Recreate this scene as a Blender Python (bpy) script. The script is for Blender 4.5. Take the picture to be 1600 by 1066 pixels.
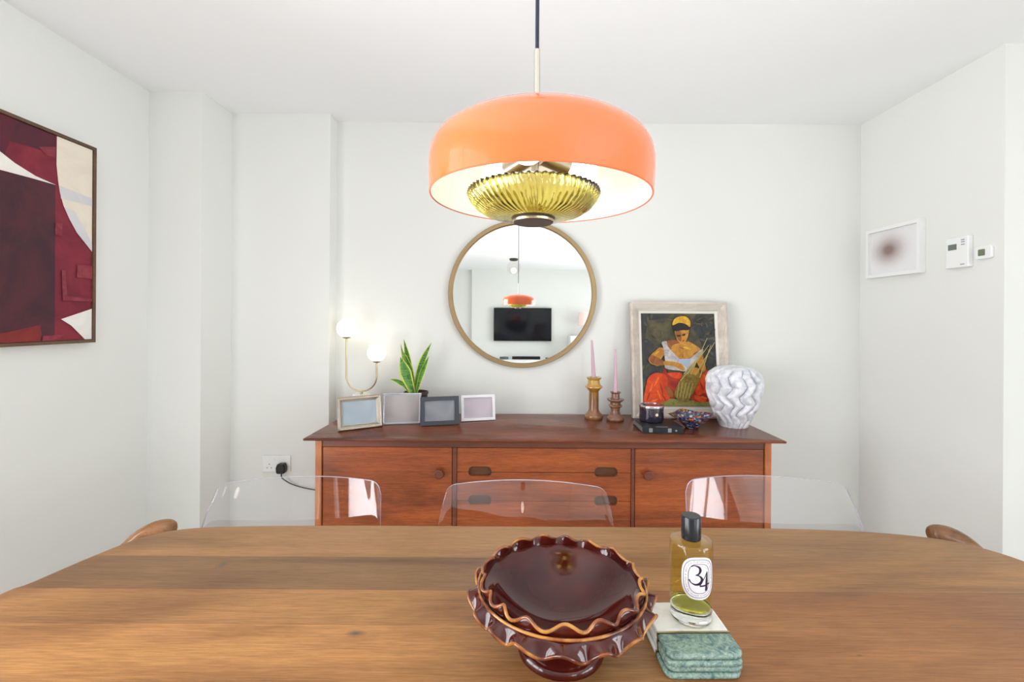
import bpy, bmesh, math, random
from math import sin, cos, pi, radians, sqrt
from mathutils import Vector, Matrix, noise
random.seed(7)
S = bpy.context.scene
C = S.collection
for o in list(bpy.data.objects): bpy.data.objects.remove(o)

# ------------------------------------------------------------------ camera
F = 700.0; CZ = 1.27; VX, VY = 805.0, 500.0; ROLL = 0.006
cd = bpy.data.cameras.new('camera'); cam = bpy.data.objects.new('camera', cd); C.objects.link(cam)
cam.location = (0, 0, CZ); cam.rotation_euler = (radians(90), -ROLL, 0)
cd.sensor_width = 36; cd.lens = 36 * F / 1600; cd.shift_x = -(VX - 800) / 1600; cd.shift_y = -(533 - VY) / 1600
cd.clip_start = 0.02
S.camera = cam
S.view_settings.view_transform = 'Standard'; S.view_settings.look = 'None'; S.view_settings.gamma = 1
S.view_settings.use_curve_mapping = False
S.view_settings.exposure = 0.17

# ------------------------------------------------------------------ world and daylight
w = bpy.data.worlds.new('sky'); S.world = w; w.use_nodes = True
bg = w.node_tree.nodes['Background']; bg.inputs['Color'].default_value = (0.86, 0.93, 1.0, 1); bg.inputs['Strength'].default_value = 2.0

def area(name, loc, rot, sx, sy, power, col):
    l = bpy.data.lights.new(name, 'AREA'); l.shape = 'RECTANGLE'; l.size = sx; l.size_y = sy; l.energy = power; l.color = col
    o = bpy.data.objects.new(name, l); o.location = loc; o.rotation_euler = rot; C.objects.link(o); return o
# daylight outside each window of the room, behind and beside the camera
area('daylight_left', (-2.02, -0.1, 1.1), (0, radians(-112), 0), 1.9, 2.2, 104, (0.98, 0.99, 1.0))
area('daylight_right', (3.62, -1.4, 1.05), (0, radians(108), 0), 2.0, 2.7, 114, (0.93, 0.97, 1.0))
area('daylight_rear', (2.45, -4.3, 1.3), (radians(90), 0, 0), 1.3, 1.9, 30, (0.95, 0.98, 1.0))

# ------------------------------------------------------------------ helpers
def at(px, py, y):
    u = px - VX; v = py - VY
    u2 = u + v * ROLL; v2 = v - u * ROLL
    return Vector((u2 * y / F, y, CZ - v2 * y / F))

def srgb(r, g, b):
    f = lambda c: (c / 255 / 12.92) if c / 255 <= 0.04045 else ((c / 255 + 0.055) / 1.055) ** 2.4
    return (f(r), f(g), f(b), 1)

def mat(name, col=(0.8, 0.8, 0.8, 1), rough=0.5, metal=0, coat=0, trans=0, ior=1.45, emis=None, es=0, spec=0.5):
    m = bpy.data.materials.new(name); m.use_nodes = True
    b = m.node_tree.nodes['Principled BSDF']
    b.inputs['Base Color'].default_value = col; b.inputs['Roughness'].default_value = rough
    b.inputs['Metallic'].default_value = metal; b.inputs['Coat Weight'].default_value = coat
    b.inputs['Coat Roughness'].default_value = 0.05
    b.inputs['Transmission Weight'].default_value = trans; b.inputs['IOR'].default_value = ior
    b.inputs['Specular IOR Level'].default_value = spec
    if emis: b.inputs['Emission Color'].default_value = emis; b.inputs['Emission Strength'].default_value = es
    return m

class N:
    """small node graph helper for a material"""
    def __init__(s, m): s.m = m; s.t = m.node_tree; s.b = s.t.nodes['Principled BSDF']
    def new(s, ty, **kw):
        n = s.t.nodes.new(ty)
        for k, v in kw.items(): setattr(n, k, v)
        return n
    def link(s, a, b): s.t.links.new(a, b)
    def coord(s, scale=(1, 1, 1), loc=(0, 0, 0), rot=(0, 0, 0)):
        tc = s.new('ShaderNodeTexCoord'); mp = s.new('ShaderNodeMapping')
        s.link(tc.outputs['Object'], mp.inputs['Vector'])
        mp.inputs['Scale'].default_value = scale; mp.inputs['Location'].default_value = loc; mp.inputs['Rotation'].default_value = rot
        return mp.outputs[0]
    def noise(s, vec, scale=5, detail=4, rough=0.5, dist=0):
        n = s.new('ShaderNodeTexNoise'); n.inputs['Scale'].default_value = scale; n.inputs['Detail'].default_value = detail
        n.inputs['Roughness'].default_value = rough; n.inputs['Distortion'].default_value = dist
        s.link(vec, n.inputs['Vector']); return n.outputs['Fac']
    def ramp(s, fac, stops, interp='LINEAR'):
        r = s.new('ShaderNodeValToRGB'); r.color_ramp.interpolation = interp
        while len(r.color_ramp.elements) < len(stops): r.color_ramp.elements.new(0.5)
        for e, (p, c) in zip(r.color_ramp.elements, stops): e.position = p; e.color = c
        s.link(fac, r.inputs['Fac']); return r.outputs['Color']
    def mix(s, fac, a, b, mode='MIX'):
        n = s.new('ShaderNodeMix', data_type='RGBA', blend_type=mode)
        for k, v in ((0, fac), (6, a), (7, b)):
            if isinstance(v, (int, float, tuple)): n.inputs[k].default_value = v
            else: s.link(v, n.inputs[k])
        return n.outputs[2]
    def math(s, op, a, b=0.0, c=0.0):
        n = s.new('ShaderNodeMath', operation=op)
        for k, v in enumerate((a, b, c)):
            if isinstance(v, (int, float)): n.inputs[k].default_value = v
            else: s.link(v, n.inputs[k])
        return n.outputs[0]
    def color(s, out): s.link(out, s.b.inputs['Base Color'])
    def bump(s, fac, strength=0.2, dist=0.001):
        n = s.new('ShaderNodeBump'); n.inputs['Strength'].default_value = strength; n.inputs['Distance'].default_value = dist
        s.link(fac, n.inputs['Height']); s.link(n.outputs[0], s.b.inputs['Normal'])

def root_offset(p):
    v = Vector((0, 0, 0))
    while p is not None: v += Vector(p.location); p = p.parent
    return v

def obj(name, bm, mats, parent=None, world=False, smooth=True, angle=40, bevel=0, seg=2):
    """link a bmesh as one object; world=True means the bmesh is in world coordinates"""
    if world and parent is not None: bmesh.ops.translate(bm, verts=bm.verts, vec=-root_offset(parent))
    bmesh.ops.recalc_face_normals(bm, faces=bm.faces)
    me = bpy.data.meshes.new(name); bm.to_mesh(me); bm.free()
    if not isinstance(mats, (list, tuple)): mats = [mats]
    for m in mats: me.materials.append(m)
    if smooth:
        for p in me.polygons: p.use_smooth = True
        me.set_sharp_from_angle(angle=radians(angle))
    o = bpy.data.objects.new(name, me); C.objects.link(o)
    if parent is not None: o.parent = parent
    if bevel:
        b = o.modifiers.new('bevel', 'BEVEL'); b.width = bevel; b.segments = seg; b.limit_method = 'ANGLE'; b.angle_limit = radians(40)
    return o

def tag(o, label, cat, group=None):
    o['label'] = label; o['category'] = cat
    if group: o['group'] = group
    return o
def thing(name, label, cat, loc=(0, 0, 0), rotz=0, group=None):
    o = bpy.data.objects.new(name, None); C.objects.link(o); o.empty_display_size = 0.05
    o.location = loc; o.rotation_euler = (0, 0, rotz); return tag(o, label, cat, group)
def struct(name, bm, m, parent=None, **k):
    o = obj(name, bm, m, parent, **k)
    if parent is None: o['kind'] = 'structure'
    return o

def B(): return bmesh.new()
def box(bm, x0, x1, y0, y1, z0, z1, mi=0):
    v = [bm.verts.new(p) for p in ((x0,y0,z0),(x1,y0,z0),(x1,y1,z0),(x0,y1,z0),(x0,y0,z1),(x1,y0,z1),(x1,y1,z1),(x0,y1,z1))]
    for f in ((3,2,1,0),(4,5,6,7),(0,1,5,4),(1,2,6,5),(2,3,7,6),(3,0,4,7)):
        bm.faces.new([v[i] for i in f]).material_index = mi
    return bm
def lathe(bm, prof, seg=48, c=(0, 0, 0), mi=0, fn=None, mfn=None, close=False):
    """prof: list of (r, z); fn(theta, k, r, z) -> (r, z) lets the outline vary round the axis"""
    rings = []
    for k, (r, z) in enumerate(prof):
        if r < 1e-6: rings.append([bm.verts.new((c[0], c[1], c[2] + z))]); continue
        ring = []
        for i in range(seg):
            t = 2 * pi * i / seg; rr, zz = (fn(t, k, r, z) if fn else (r, z))
            ring.append(bm.verts.new((c[0] + rr * cos(t), c[1] + rr * sin(t), c[2] + zz)))
        rings.append(ring)
    pairs = list(zip(rings, rings[1:])) + ([(rings[-1], rings[0])] if close else [])
    for k, (a, b) in enumerate(pairs):
        for i in range(seg):
            j = (i + 1) % seg
            if len(a) == 1 and len(b) == 1: continue
            if len(a) == 1: f = bm.faces.new((a[0], b[i], b[j]))
            elif len(b) == 1: f = bm.faces.new((a[i], a[j], b[0]))
            else: f = bm.faces.new((a[i], a[j], b[j], b[i]))
            f.material_index = mfn(k) if mfn else mi
    return bm
def tube(bm, pts, r, seg=12, mi=0, closed=False, flat=1.0):
    pts = [Vector(p) for p in pts]; n = len(pts); rings = []
    rr = r if isinstance(r, (list, tuple)) else [r] * n
    up = Vector((0, 0, 1)); prev = None
    for i, p in enumerate(pts):
        if closed: d = (pts[(i + 1) % n] - pts[i - 1]).normalized()
        else: d = (pts[min(i + 1, n - 1)] - pts[max(i - 1, 0)]).normalized()
        if prev is None:
            a = d.cross(up if abs(d.z) < 0.9 else Vector((1, 0, 0))).normalized()
        else: a = (prev - d * prev.dot(d)).normalized()
        prev = a; b = d.cross(a)
        rings.append([bm.verts.new(p + (a * cos(2*pi*k/seg) + b * sin(2*pi*k/seg) * flat) * rr[i]) for k in range(seg)])
    m = n if closed else n - 1
    for i in range(m):
        A = rings[i]; Bq = rings[(i + 1) % n]
        for k in range(seg): bm.faces.new((A[k], A[(k+1) % seg], Bq[(k+1) % seg], Bq[k])).material_index = mi
    if not closed:
        bm.faces.new(rings[0][::-1]).material_index = mi; bm.faces.new(rings[-1]).material_index = mi
    return bm
def prism(bm, pts, f, w0, w1, mi=0):
    """extrude the outline pts (u,v) between w0 and w1; f(u,v,w) gives the point"""
    a = [bm.verts.new(f(u, v, w0)) for u, v in pts]; b = [bm.verts.new(f(u, v, w1)) for u, v in pts]
    n = len(pts)
    bm.faces.new(a).material_index = mi; bm.faces.new(b[::-1]).material_index = mi
    for i in range(n): bm.faces.new((a[i], b[i], b[(i+1) % n], a[(i+1) % n])).material_index = mi
    return bm
def sphere(bm, c, r, u=32, v=16, mi=0, sz=1):
    prof = [(r * sin(pi * k / v) if 0 < k < v else 0, -r * sz * cos(pi * k / v)) for k in range(v + 1)]
    return lathe(bm, prof, u, c, mi)
def spline(pts, n=8, closed=False):
    out = []; P = [Vector(p) for p in pts]; m = len(P)
    for i in range(m if closed else m - 1):
        if closed: p0, p1, p2, p3 = P[i-1], P[i], P[(i+1) % m], P[(i+2) % m]
        else: p0, p1, p2, p3 = P[max(i-1, 0)], P[i], P[i+1], P[min(i+2, m-1)]
        for k in range(n):
            t = k / n
            out.append(0.5 * ((2*p1) + (p2-p0)*t + (2*p0-5*p1+4*p2-p3)*t*t + (3*p1-p0-3*p2+p3)*t**3))
    if not closed: out.append(P[-1])
    return out
def rrect(x0, x1, z0, z1, r, n=6):
    out = []
    for cx, cz, a in ((x1-r, z1-r, 0), (x0+r, z1-r, 90), (x0+r, z0+r, 180), (x1-r, z0+r, 270)):
        for k in range(n + 1):
            t = radians(a + 90 * k / n); out.append((cx + r*cos(t), cz + r*sin(t)))
    return out
def text_into(bm, s, size, f, mi=0, align='CENTER'):
    cu = bpy.data.curves.new('lettering', 'FONT'); cu.body = s; cu.size = size; cu.align_x = align; cu.align_y = 'CENTER'; cu.resolution_u = 3
    t = bpy.data.objects.new('lettering', cu); C.objects.link(t)
    bpy.context.view_layer.update()
    me = bpy.data.meshes.new_from_object(t.evaluated_get(bpy.context.evaluated_depsgraph_get()))
    vs = [bm.verts.new(f(v.co.x, v.co.y)) for v in me.vertices]
    for p in me.polygons:
        try: bm.faces.new([vs[i] for i in p.vertices]).material_index = mi
        except ValueError: pass
    bpy.data.objects.remove(t); bpy.data.meshes.remove(me); bpy.data.curves.remove(cu)

# ------------------------------------------------------------------ materials
def wall_paint(name, col):
    m = mat(name, col, 0.85, spec=0.2); n = N(m); v = n.coord()
    n.color(n.mix(n.noise(v, 3, 3), tuple(c * 0.985 for c in col[:3]) + (1,), col))
    n.bump(n.noise(v, 380, 2), 0.08, 0.0006); return m
M_wall = wall_paint('wall_paint', (0.80, 0.808, 0.772, 1))
M_ceil = wall_paint('ceiling_paint', (0.955, 0.965, 0.985, 1))
M_white = mat('white_gloss', (0.85, 0.85, 0.85, 1), 0.35)
M_trim = mat('white_trim', (0.82, 0.82, 0.80, 1), 0.4)

def wood(name, dark, mid, light, rough=0.35, gs=1.0, coat=0.0, streak=(1.2, 30, 30), boards=None, knots=(), rot=(0, 0, 0), finek=0.3):
    m = mat(name, mid, rough, coat=coat); n = N(m)
    v = n.coord(scale=tuple(a * gs for a in streak), rot=rot)
    g1 = n.noise(v, 1.6, 6, 0.65, 0.9); g2 = n.noise(n.coord(scale=(streak[0]*3*gs, streak[1]*5*gs, streak[2]*5*gs), rot=rot), 2.2, 4, 0.6, 0.3)
    big = n.noise(n.coord(scale=(1.0, 4, 4), rot=rot), 1.4, 3, 0.5, 1.2)
    c = n.ramp(g1, [(0.3, dark), (0.5, mid), (0.72, light)])
    c = n.mix(0.35, c, n.ramp(g2, [(0.35, dark), (0.65, light)]))
    c = n.mix(0.45, c, n.ramp(big, [(0.35, dark), (0.6, light)]))
    fine = n.noise(n.coord(scale=(14*gs, 240*gs, 240*gs) if streak[0] < streak[1] else (240*gs, 240*gs, 14*gs), rot=rot), 1.5, 3, 0.7, 0.2)
    c = n.mix(finek, c, n.ramp(fine, [(0.36, (0.55, 0.5, 0.46, 1)), (0.62, (1.25, 1.25, 1.25, 1))]), 'MULTIPLY')
    if boards:       # boards run along x; the seams are lines of constant y
        tc = n.new('ShaderNodeTexCoord'); sp = n.new('ShaderNodeSeparateXYZ'); n.link(tc.outputs['Object'], sp.inputs[0])
        X, Y = sp.outputs[0], sp.outputs[1]
        for (y0, y1, x0, x1, tint, f) in boards:
            inside = n.math('MULTIPLY', n.math('MULTIPLY', n.math('GREATER_THAN', Y, y0), n.math('LESS_THAN', Y, y1)),
                            n.math('MULTIPLY', n.math('GREATER_THAN', X, x0), n.math('LESS_THAN', X, x1)))
            c = n.mix(n.math('MULTIPLY', inside, f), c, tint, 'MULTIPLY')
        for (kx, ky, rx, ry) in knots:
            dx = n.math('DIVIDE', n.math('SUBTRACT', X, kx), rx); dy = n.math('DIVIDE', n.math('SUBTRACT', Y, ky), ry)
            d = n.math('SQRT', n.math('ADD', n.math('MULTIPLY', dx, dx), n.math('MULTIPLY', dy, dy)))
            d = n.math('ADD', d, n.math('MULTIPLY', g1, 0.9))
            c = n.mix(n.math('SUBTRACT', 1.0, n.math('MINIMUM', 1.0, n.math('MULTIPLY', n.math('SUBTRACT', d, 0.5), 0.9))), c, (0.12, 0.08, 0.05, 1))
    n.color(c); n.bump(g2, 0.12, 0.0004)
    return m
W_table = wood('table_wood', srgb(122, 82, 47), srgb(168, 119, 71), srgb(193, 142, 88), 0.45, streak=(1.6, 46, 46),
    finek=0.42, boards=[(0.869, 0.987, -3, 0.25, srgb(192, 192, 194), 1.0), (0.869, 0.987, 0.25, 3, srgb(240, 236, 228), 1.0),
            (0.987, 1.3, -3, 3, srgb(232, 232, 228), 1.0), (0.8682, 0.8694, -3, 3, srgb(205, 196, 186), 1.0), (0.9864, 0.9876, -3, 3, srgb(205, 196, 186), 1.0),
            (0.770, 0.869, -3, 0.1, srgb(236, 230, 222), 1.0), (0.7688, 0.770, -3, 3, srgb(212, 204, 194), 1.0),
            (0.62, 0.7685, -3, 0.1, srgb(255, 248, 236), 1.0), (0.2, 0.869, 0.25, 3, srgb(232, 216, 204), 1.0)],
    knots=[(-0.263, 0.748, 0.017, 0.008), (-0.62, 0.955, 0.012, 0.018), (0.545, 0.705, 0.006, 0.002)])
W_teak = wood('teak_front', srgb(92, 42, 20), srgb(144, 70, 32), srgb(176, 92, 44), 0.32, gs=1.2, streak=(0.8, 26, 26), finek=0.6)
W_teakd = wood('teak_dark', srgb(76, 38, 26), srgb(104, 56, 38), srgb(128, 70, 46), 0.4, gs=1.2, streak=(0.8, 24, 24))
W_teaktop = wood('teak_top', srgb(74, 36, 22), srgb(112, 58, 36), srgb(142, 78, 50), 0.26, gs=1.2, streak=(0.8, 26, 26), finek=0.6)
W_pull_shaded = wood('teak_pull_shaded', srgb(64, 36, 22), srgb(86, 50, 30), srgb(104, 62, 38), 0.4)  # teak darkened: shade inside the finger recesses is put into the colour
W_edge = wood('teak_edge', srgb(150, 78, 36), srgb(176, 100, 52), srgb(196, 120, 66), 0.35, streak=(24, 24, 0.8))
W_chair = wood('chair_wood', srgb(92, 58, 34), srgb(130, 88, 56), srgb(162, 116, 78), 0.22, gs=1.5, streak=(6, 6, 20))
W_floor = wood('floor_oak', srgb(196, 190, 180), srgb(214, 209, 200), srgb(226, 222, 214), 0.45)
W_darkframe = wood('walnut_frame', srgb(70, 50, 38), srgb(96, 72, 54), srgb(116, 88, 66), 0.5)
W_lime = wood('limed_wood', srgb(176, 162, 148), srgb(206, 196, 184), srgb(226, 218, 208), 0.6, streak=(22, 22, 1.0))
W_limeh = wood('limed_wood_across', srgb(176, 162, 148), srgb(206, 196, 184), srgb(226, 218, 208), 0.6, streak=(1.0, 22, 22))
M_brass = mat('brushed_brass', srgb(192, 176, 142), 0.3, 1)
M_gold = mat('gold_frame', srgb(166, 142, 106), 0.42, .85)
M_nickel = mat('champagne_metal', srgb(202, 194, 184), 0.3, 1)
M_silver = mat('silver', srgb(200, 200, 205), 0.2, 1)
M_black = mat('black_plastic', srgb(22, 22, 24), 0.35)
M_navy = mat('navy_flex', srgb(38, 42, 58), 0.7)

# ------------------------------------------------------------------ room
H = 2.348
XL, XR, YB, YF = -1.75, 1.885, 2.45, -4.04
XE = 3.3
def wb(name, *a, m=None):
    return struct(name, box(B(), *a), m or M_wall, smooth=False)
wb('floor', XL - .1, XE + .1, YF - .1, YB + .1, -0.1, 0, m=W_floor)
wb('ceiling', XL - .1, XE + .1, YF - .1, YB + .1, H, H + 0.1, m=M_ceil)
wb('wall_back', XL - .1, XR, YB, YB + .1, 0, H)
b = B(); box(b, XL, -1.497, 2.134, YB, 0, H); struct('wall_pier', b, M_wall, smooth=False)
b = B(); box(b, -1.497, -0.979, 2.36, YB, 0, H); struct('wall_projection', b, M_wall, smooth=False)
b = B(); box(b, XR, XE + .1, 1.728, YB + .1, 0, H); struct('wall_right', b, M_wall, smooth=False)
# left wall with a window behind the camera
def wall_x(name, x0, x1, ya, yb, wy0, wy1, wz0, wz1):
    b = B(); box(b, x0, x1, ya, wy0, 0, H); box(b, x0, x1, wy1, yb, 0, H)
    box(b, x0, x1, wy0, wy1, 0, wz0); box(b, x0, x1, wy0, wy1, wz1, H); struct(name, b, M_wall, smooth=False)
wall_x('wall_left', XL - .1, XL, YF - .1, YB + .1, -1.1, 0.9, 0.35, 2.15)
wall_x('wall_far_right', XE, XE + .1, YF - .1, 1.728, -2.7, -0.1, 0.08, 2.15)
b = B(); box(b, XL - .1, 1.8, YF - .1, YF, 0, H); box(b, 3.1, XE + .1, YF - .1, YF, 0, H)
box(b, 1.8, 3.1, YF - .1, YF, 0, 0.35); box(b, 1.8, 3.1, YF - .1, YF, 2.2, H); struct('wall_rear', b, M_wall, smooth=False)
b = B(); box(b, -0.86, 1.75, YF, YF + 0.06, 0, H); struct('wall_chimney', b, M_wall, smooth=False)

M_pane = bpy.data.materials.new('window_pane'); M_pane.use_nodes = True
nt = M_pane.node_tree; nt.nodes.clear()
_o = nt.nodes.new('ShaderNodeOutputMaterial'); _m = nt.nodes.new('ShaderNodeMixShader'); _t = nt.nodes.new('ShaderNodeBsdfTransparent'); _g = nt.nodes.new('ShaderNodeBsdfGlossy')
_g.inputs['Roughness'].default_value = 0.0; _f = nt.nodes.new('ShaderNodeFresnel'); _f.inputs['IOR'].default_value = 1.3
for a, c_ in ((_f.outputs[0], _m.inputs[0]), (_t.outputs[0], _m.inputs[1]), (_g.outputs[0], _m.inputs[2]), (_m.outputs[0], _o.inputs[0])): nt.links.new(a, c_)

def window_x(n, x, y0, y1, z0, z1, bars):
    b = B(); t = 0.05
    box(b, x-.03, x+.03, y0, y1, z0, z0+t); box(b, x-.03, x+.03, y0, y1, z1-t, z1)
    box(b, x-.03, x+.03, y0, y0+t, z0+t, z1-t); box(b, x-.03, x+.03, y1-t, y1, z0+t, z1-t)
    for k in range(1, bars + 1):
        yy = y0 + (y1-y0)*k/(bars+1); box(b, x-.025, x+.025, yy-.03, yy+.03, z0+t, z1-t)
    o = struct('window_%d' % n, b, M_trim, smooth=False)
    obj('pane', box(B(), x-.003, x+.003, y0+.02, y1-.02, z0+.02, z1-.02), M_pane, o, smooth=False)
window_x(1, XL - .06, -1.1, 0.9, 0.35, 2.15, 2)
window_x(2, XE + .06, -2.7, -0.1, 0.08, 2.15, 2)
b = B(); y = YF - .06
for a in ((1.8, 3.1, .35, .4), (1.8, 3.1, 2.15, 2.2), (1.8, 1.85, .4, 2.15), (3.05, 3.1, .4, 2.15), (2.42, 2.48, .4, 2.15)): box(b, a[0], a[1], y-.03, y+.03, a[2], a[3])
o = struct('window_3', b, M_trim, smooth=False)
obj('pane', box(B(), 1.82, 3.08, y-.003, y+.003, .37, 2.18), M_pane, o, smooth=False)
# skirting boards
def skirt(name, *a): struct(name, box(B(), *a, 0, 0.11), M_trim, smooth=False)
skirt('baseboard_back', -0.979, XR, YB - .016, YB)
skirt('baseboard_left', XL, XL + .016, YF + .02, 2.134)
skirt('baseboard_right', XR - .016, XR, 1.728, YB - .016)
skirt('baseboard_rear', -0.8, 1.7, YF + .06, YF + .076)

# ------------------------------------------------------------------ dining table
pts = [(-0.978, .853), (-0.961, .889), (-0.934, .985), (-0.903, 1.062), (-0.86, 1.104), (-0.80, 1.127), (-0.68, 1.139), (-0.4, 1.146), (0.0, 1.1465), (0.4, 1.146), (0.66, 1.1435),
       (0.866, 1.131), (1.013, 1.101), (1.090, 1.057), (1.131, .993), (1.155, .88), (1.165, .7), (1.155, .5), (1.12, .33), (1.06, .25), (0.9, .20), (0.6, .175), (0.1, .165), (-0.4, .175), (-0.75, .20),
       (-0.90, .25), (-0.96, .33), (-0.99, .5), (-0.995, .7)]
out = spline([(x, y, 0) for x, y in pts], 6, True)
T = thing('dining_table', 'long walnut-brown wooden dining table with rounded corners and planked top', 'table', (0.08, 0.65, 0))
b = B(); cx, cy = 0.08, 0.65; zt = 0.745
def ring(s, z):
    r = []
    for i, p in enumerate(out):
        d = (out[(i+1) % len(out)] - out[i-1]).normalized(); nrm = Vector((d.y, -d.x, 0))
        q = Vector(p) + nrm * s; r.append(b.verts.new((q.x, q.y, z)))
    return r
sg = -1
d = (out[1] - out[-1]).normalized(); nrm = Vector((d.y, -d.x, 0))
if (Vector(out[0]) + nrm * .01 - Vector((cx, cy, 0))).length > (Vector(out[0]) - Vector((cx, cy, 0))).length: sg = 1
rings = [ring(-sg * .012, zt), ring(-sg * .004, zt - .002), ring(0, zt - .008), ring(-sg * .003, zt - .018), ring(-sg * .03, zt - .034)]
b.faces.new(rings[0]); b.faces.new(rings[-1][::-1])
for A, Q in zip(rings, rings[1:]):
    for i in range(len(A)): b.faces.new((A[i], A[(i+1) % len(A)], Q[(i+1) % len(A)], Q[i]))
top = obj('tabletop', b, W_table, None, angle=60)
top.parent = T; top.matrix_parent_inverse = Matrix.Translation((-0.08, -0.65, 0))
for sx, sy in ((-1, 1), (1, 1), (-1, -1), (1, -1)):
    x, y = 0.08 + sx * .76, .65 + sy * .07
    obj('leg', tube(B(), [(x + sx*.0, y + sy*.02, 0), (x, y, .712)], [.022, .036], 20), W_chair, T, world=True)
b = B(); box(b, -.66, .82, .57, .595, .66, .711); box(b, -.66, .82, .705, .73, .66, .711); box(b, -.69, -.665, .40, .90, .66, .711); box(b, .825, .85, .40, .90, .66, .711)
obj('apron', b, W_chair, T, world=True, bevel=.003)

# ------------------------------------------------------------------ clear chairs
def thin_clear(name, tint, ior=1.45, rough=0.0, refl=(1, 1, 1, 1)):
    m = bpy.data.materials.new(name); m.use_nodes = True; t = m.node_tree; t.nodes.clear()
    o_ = t.nodes.new('ShaderNodeOutputMaterial'); mx = t.nodes.new('ShaderNodeMixShader'); tr = t.nodes.new('ShaderNodeBsdfTransparent'); g = t.nodes.new('ShaderNodeBsdfGlossy'); f = t.nodes.new('ShaderNodeFresnel')
    tr.inputs[0].default_value = tint; g.inputs['Color'].default_value = refl; g.inputs['Roughness'].default_value = rough
    ge = t.nodes.new('ShaderNodeNewGeometry'); mr = t.nodes.new('ShaderNodeMapRange'); mr.inputs['To Min'].default_value = ior; mr.inputs['To Max'].default_value = 1 / ior
    t.links.new(ge.outputs['Backfacing'], mr.inputs['Value']); t.links.new(mr.outputs['Result'], f.inputs['IOR'])
    for a, c_ in ((f.outputs[0], mx.inputs[0]), (tr.outputs[0], mx.inputs[1]), (g.outputs[0], mx.inputs[2]), (mx.outputs[0], o_.inputs[0])): t.links.new(a, c_)
    return m
M_clear = thin_clear('clear_polycarbonate', (0.985, 0.98, 0.99, 1), 1.5)
M_cedge = mat('polycarbonate_edge', srgb(186, 184, 206), 0.08, coat=.5)
def ghost_chair(label, x, y, rz, zt=.786):
    t = thing('dining_chair', label, 'chair', (x, y, 0), rz, 'clear plastic chairs along the far side of the table')
    b = B(); nu, nv = 72, 32; hw_t, hw_b, th = .240, .268, .006
    def P(u, v, off):
        zmax = zt; r = .14; e = max(0, abs(u) - (1 - r)) / r
        zl = .46 + (zmax - .46) * v
        drop = .036 * (1 - sqrt(max(0, 1 - e * e))) * (v ** 5)
        hw = hw_b + (hw_t - hw_b) * v
        z = zl - drop - .002 * u * u
        yy = -.14 + .14 * v ** 0.9 + .055 * (1 - u * u) - .055 + off
        return Vector((hw * u, yy, z))
    for off in (0, th):
        g = [[b.verts.new(P(-1 + 2*i/nu, j/nv, off)) for i in range(nu+1)] for j in range(nv+1)]
        if off == 0: g0 = g
        for j in range(nv):
            for i in range(nu): b.faces.new((g[j][i], g[j][i+1], g[j+1][i+1], g[j+1][i]))
    def edge(a, q):
        for i in range(len(a)-1): b.faces.new((a[i], a[i+1], q[i+1], q[i])).material_index = 1
    edge(g0[0], g[0]); edge(g0[-1], g[-1]); edge([r[0] for r in g0], [r[0] for r in g]); edge([r[-1] for r in g0], [r[-1] for r in g])
    obj('backrest', b, [M_clear, M_cedge], t, angle=60)
    b = B(); o_ = rrect(-.225, .225, -.60, -.18, .06)
    prism(b, o_, lambda u, v, w_: Vector((u, v, w_ + .02 * (u/.225)**2)), .438, .449); obj('seat', b, M_clear, t, angle=50, bevel=.002)
    for sx in (-1, 1):
        for yy in (-.56, -.22):
            obj('leg', tube(B(), [(sx*.225, yy + (-.03 if yy < -.4 else .05), 0), (sx*.19, yy, .436)], [.011, .017], 14), M_clear, t)
    return t
ghost_chair('clear plastic chair at left, its back in front of the wall socket and sideboard end', -.639, 1.372, radians(3.2))
ghost_chair('clear plastic chair in the middle, its back before the sideboard drawers', .036, 1.352, radians(-2))
ghost_chair('clear plastic chair at right, its back seen above the perfume bottle', .765, 1.402, radians(-3.5))

# ------------------------------------------------------------------ wooden chairs at the table ends
def wood_chair(label, mir, dx, dz=0):
    s = -1 if mir else 1
    t = thing('wooden_armchair', label, 'chair', (dx, .86, 0), 0, 'curved-back wooden chairs at the table ends')
    f = lambda p: Vector((s * p[0], p[1] - .86, p[2] + dz))
    path = [(-.912, 1.205, .701), (-.945, 1.200, .701), (-.980, 1.187, .686), (-1.012, 1.163, .652), (-1.06, 1.11, .615), (-1.15, 1.0, .600), (-1.235, .82, .60), (-1.25, .66, .60), (-1.20, .56, .625), (-1.12, .50, .66)]
    path = [(p[0] + 1.05, p[1], p[2]) for p in path]
    pp = spline(path, 5); n = len(pp); rr = []
    for i in range(n):
        q = min(i, n - 1 - i)
        rr.append([.012, .0195, .0235, .0255, .0265, .027, .0275][q] if q < 7 else .0275)
    obj('back_rail', tube(B(), [f(p) for p in pp], rr, 18, flat=1.0), W_chair, t, angle=80)
    o_ = rrect(-.24, .20, .62, 1.08, .09)
    obj('seat', prism(B(), o_, lambda u, v, w_: f((u, v, w_)), .43, .455), W_chair, t, bevel=.006)
    for (tx, ty, bx_, by_, h) in ((.035, 1.16, .07, 1.13, .665), (-.12, 1.02, -.20, 1.06, .60), (-.16, .66, -.22, .60, .60), (.0, .565, .06, .58, .68)):
        obj('leg', tube(B(), [f((bx_, by_, -dz)), f(((tx+bx_)/2, (ty+by_)/2, .30)), f((tx, ty, h - .01))], [.013, .019, .013], 14), W_chair, t)
wood_chair('wooden armchair at left end of the table, rounded arm tip showing by the white pier', False, -1.05)
wood_chair('wooden armchair at right end of the table, rounded arm tip showing against the right wall', True, 1.235 + .02, -.002)

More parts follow.
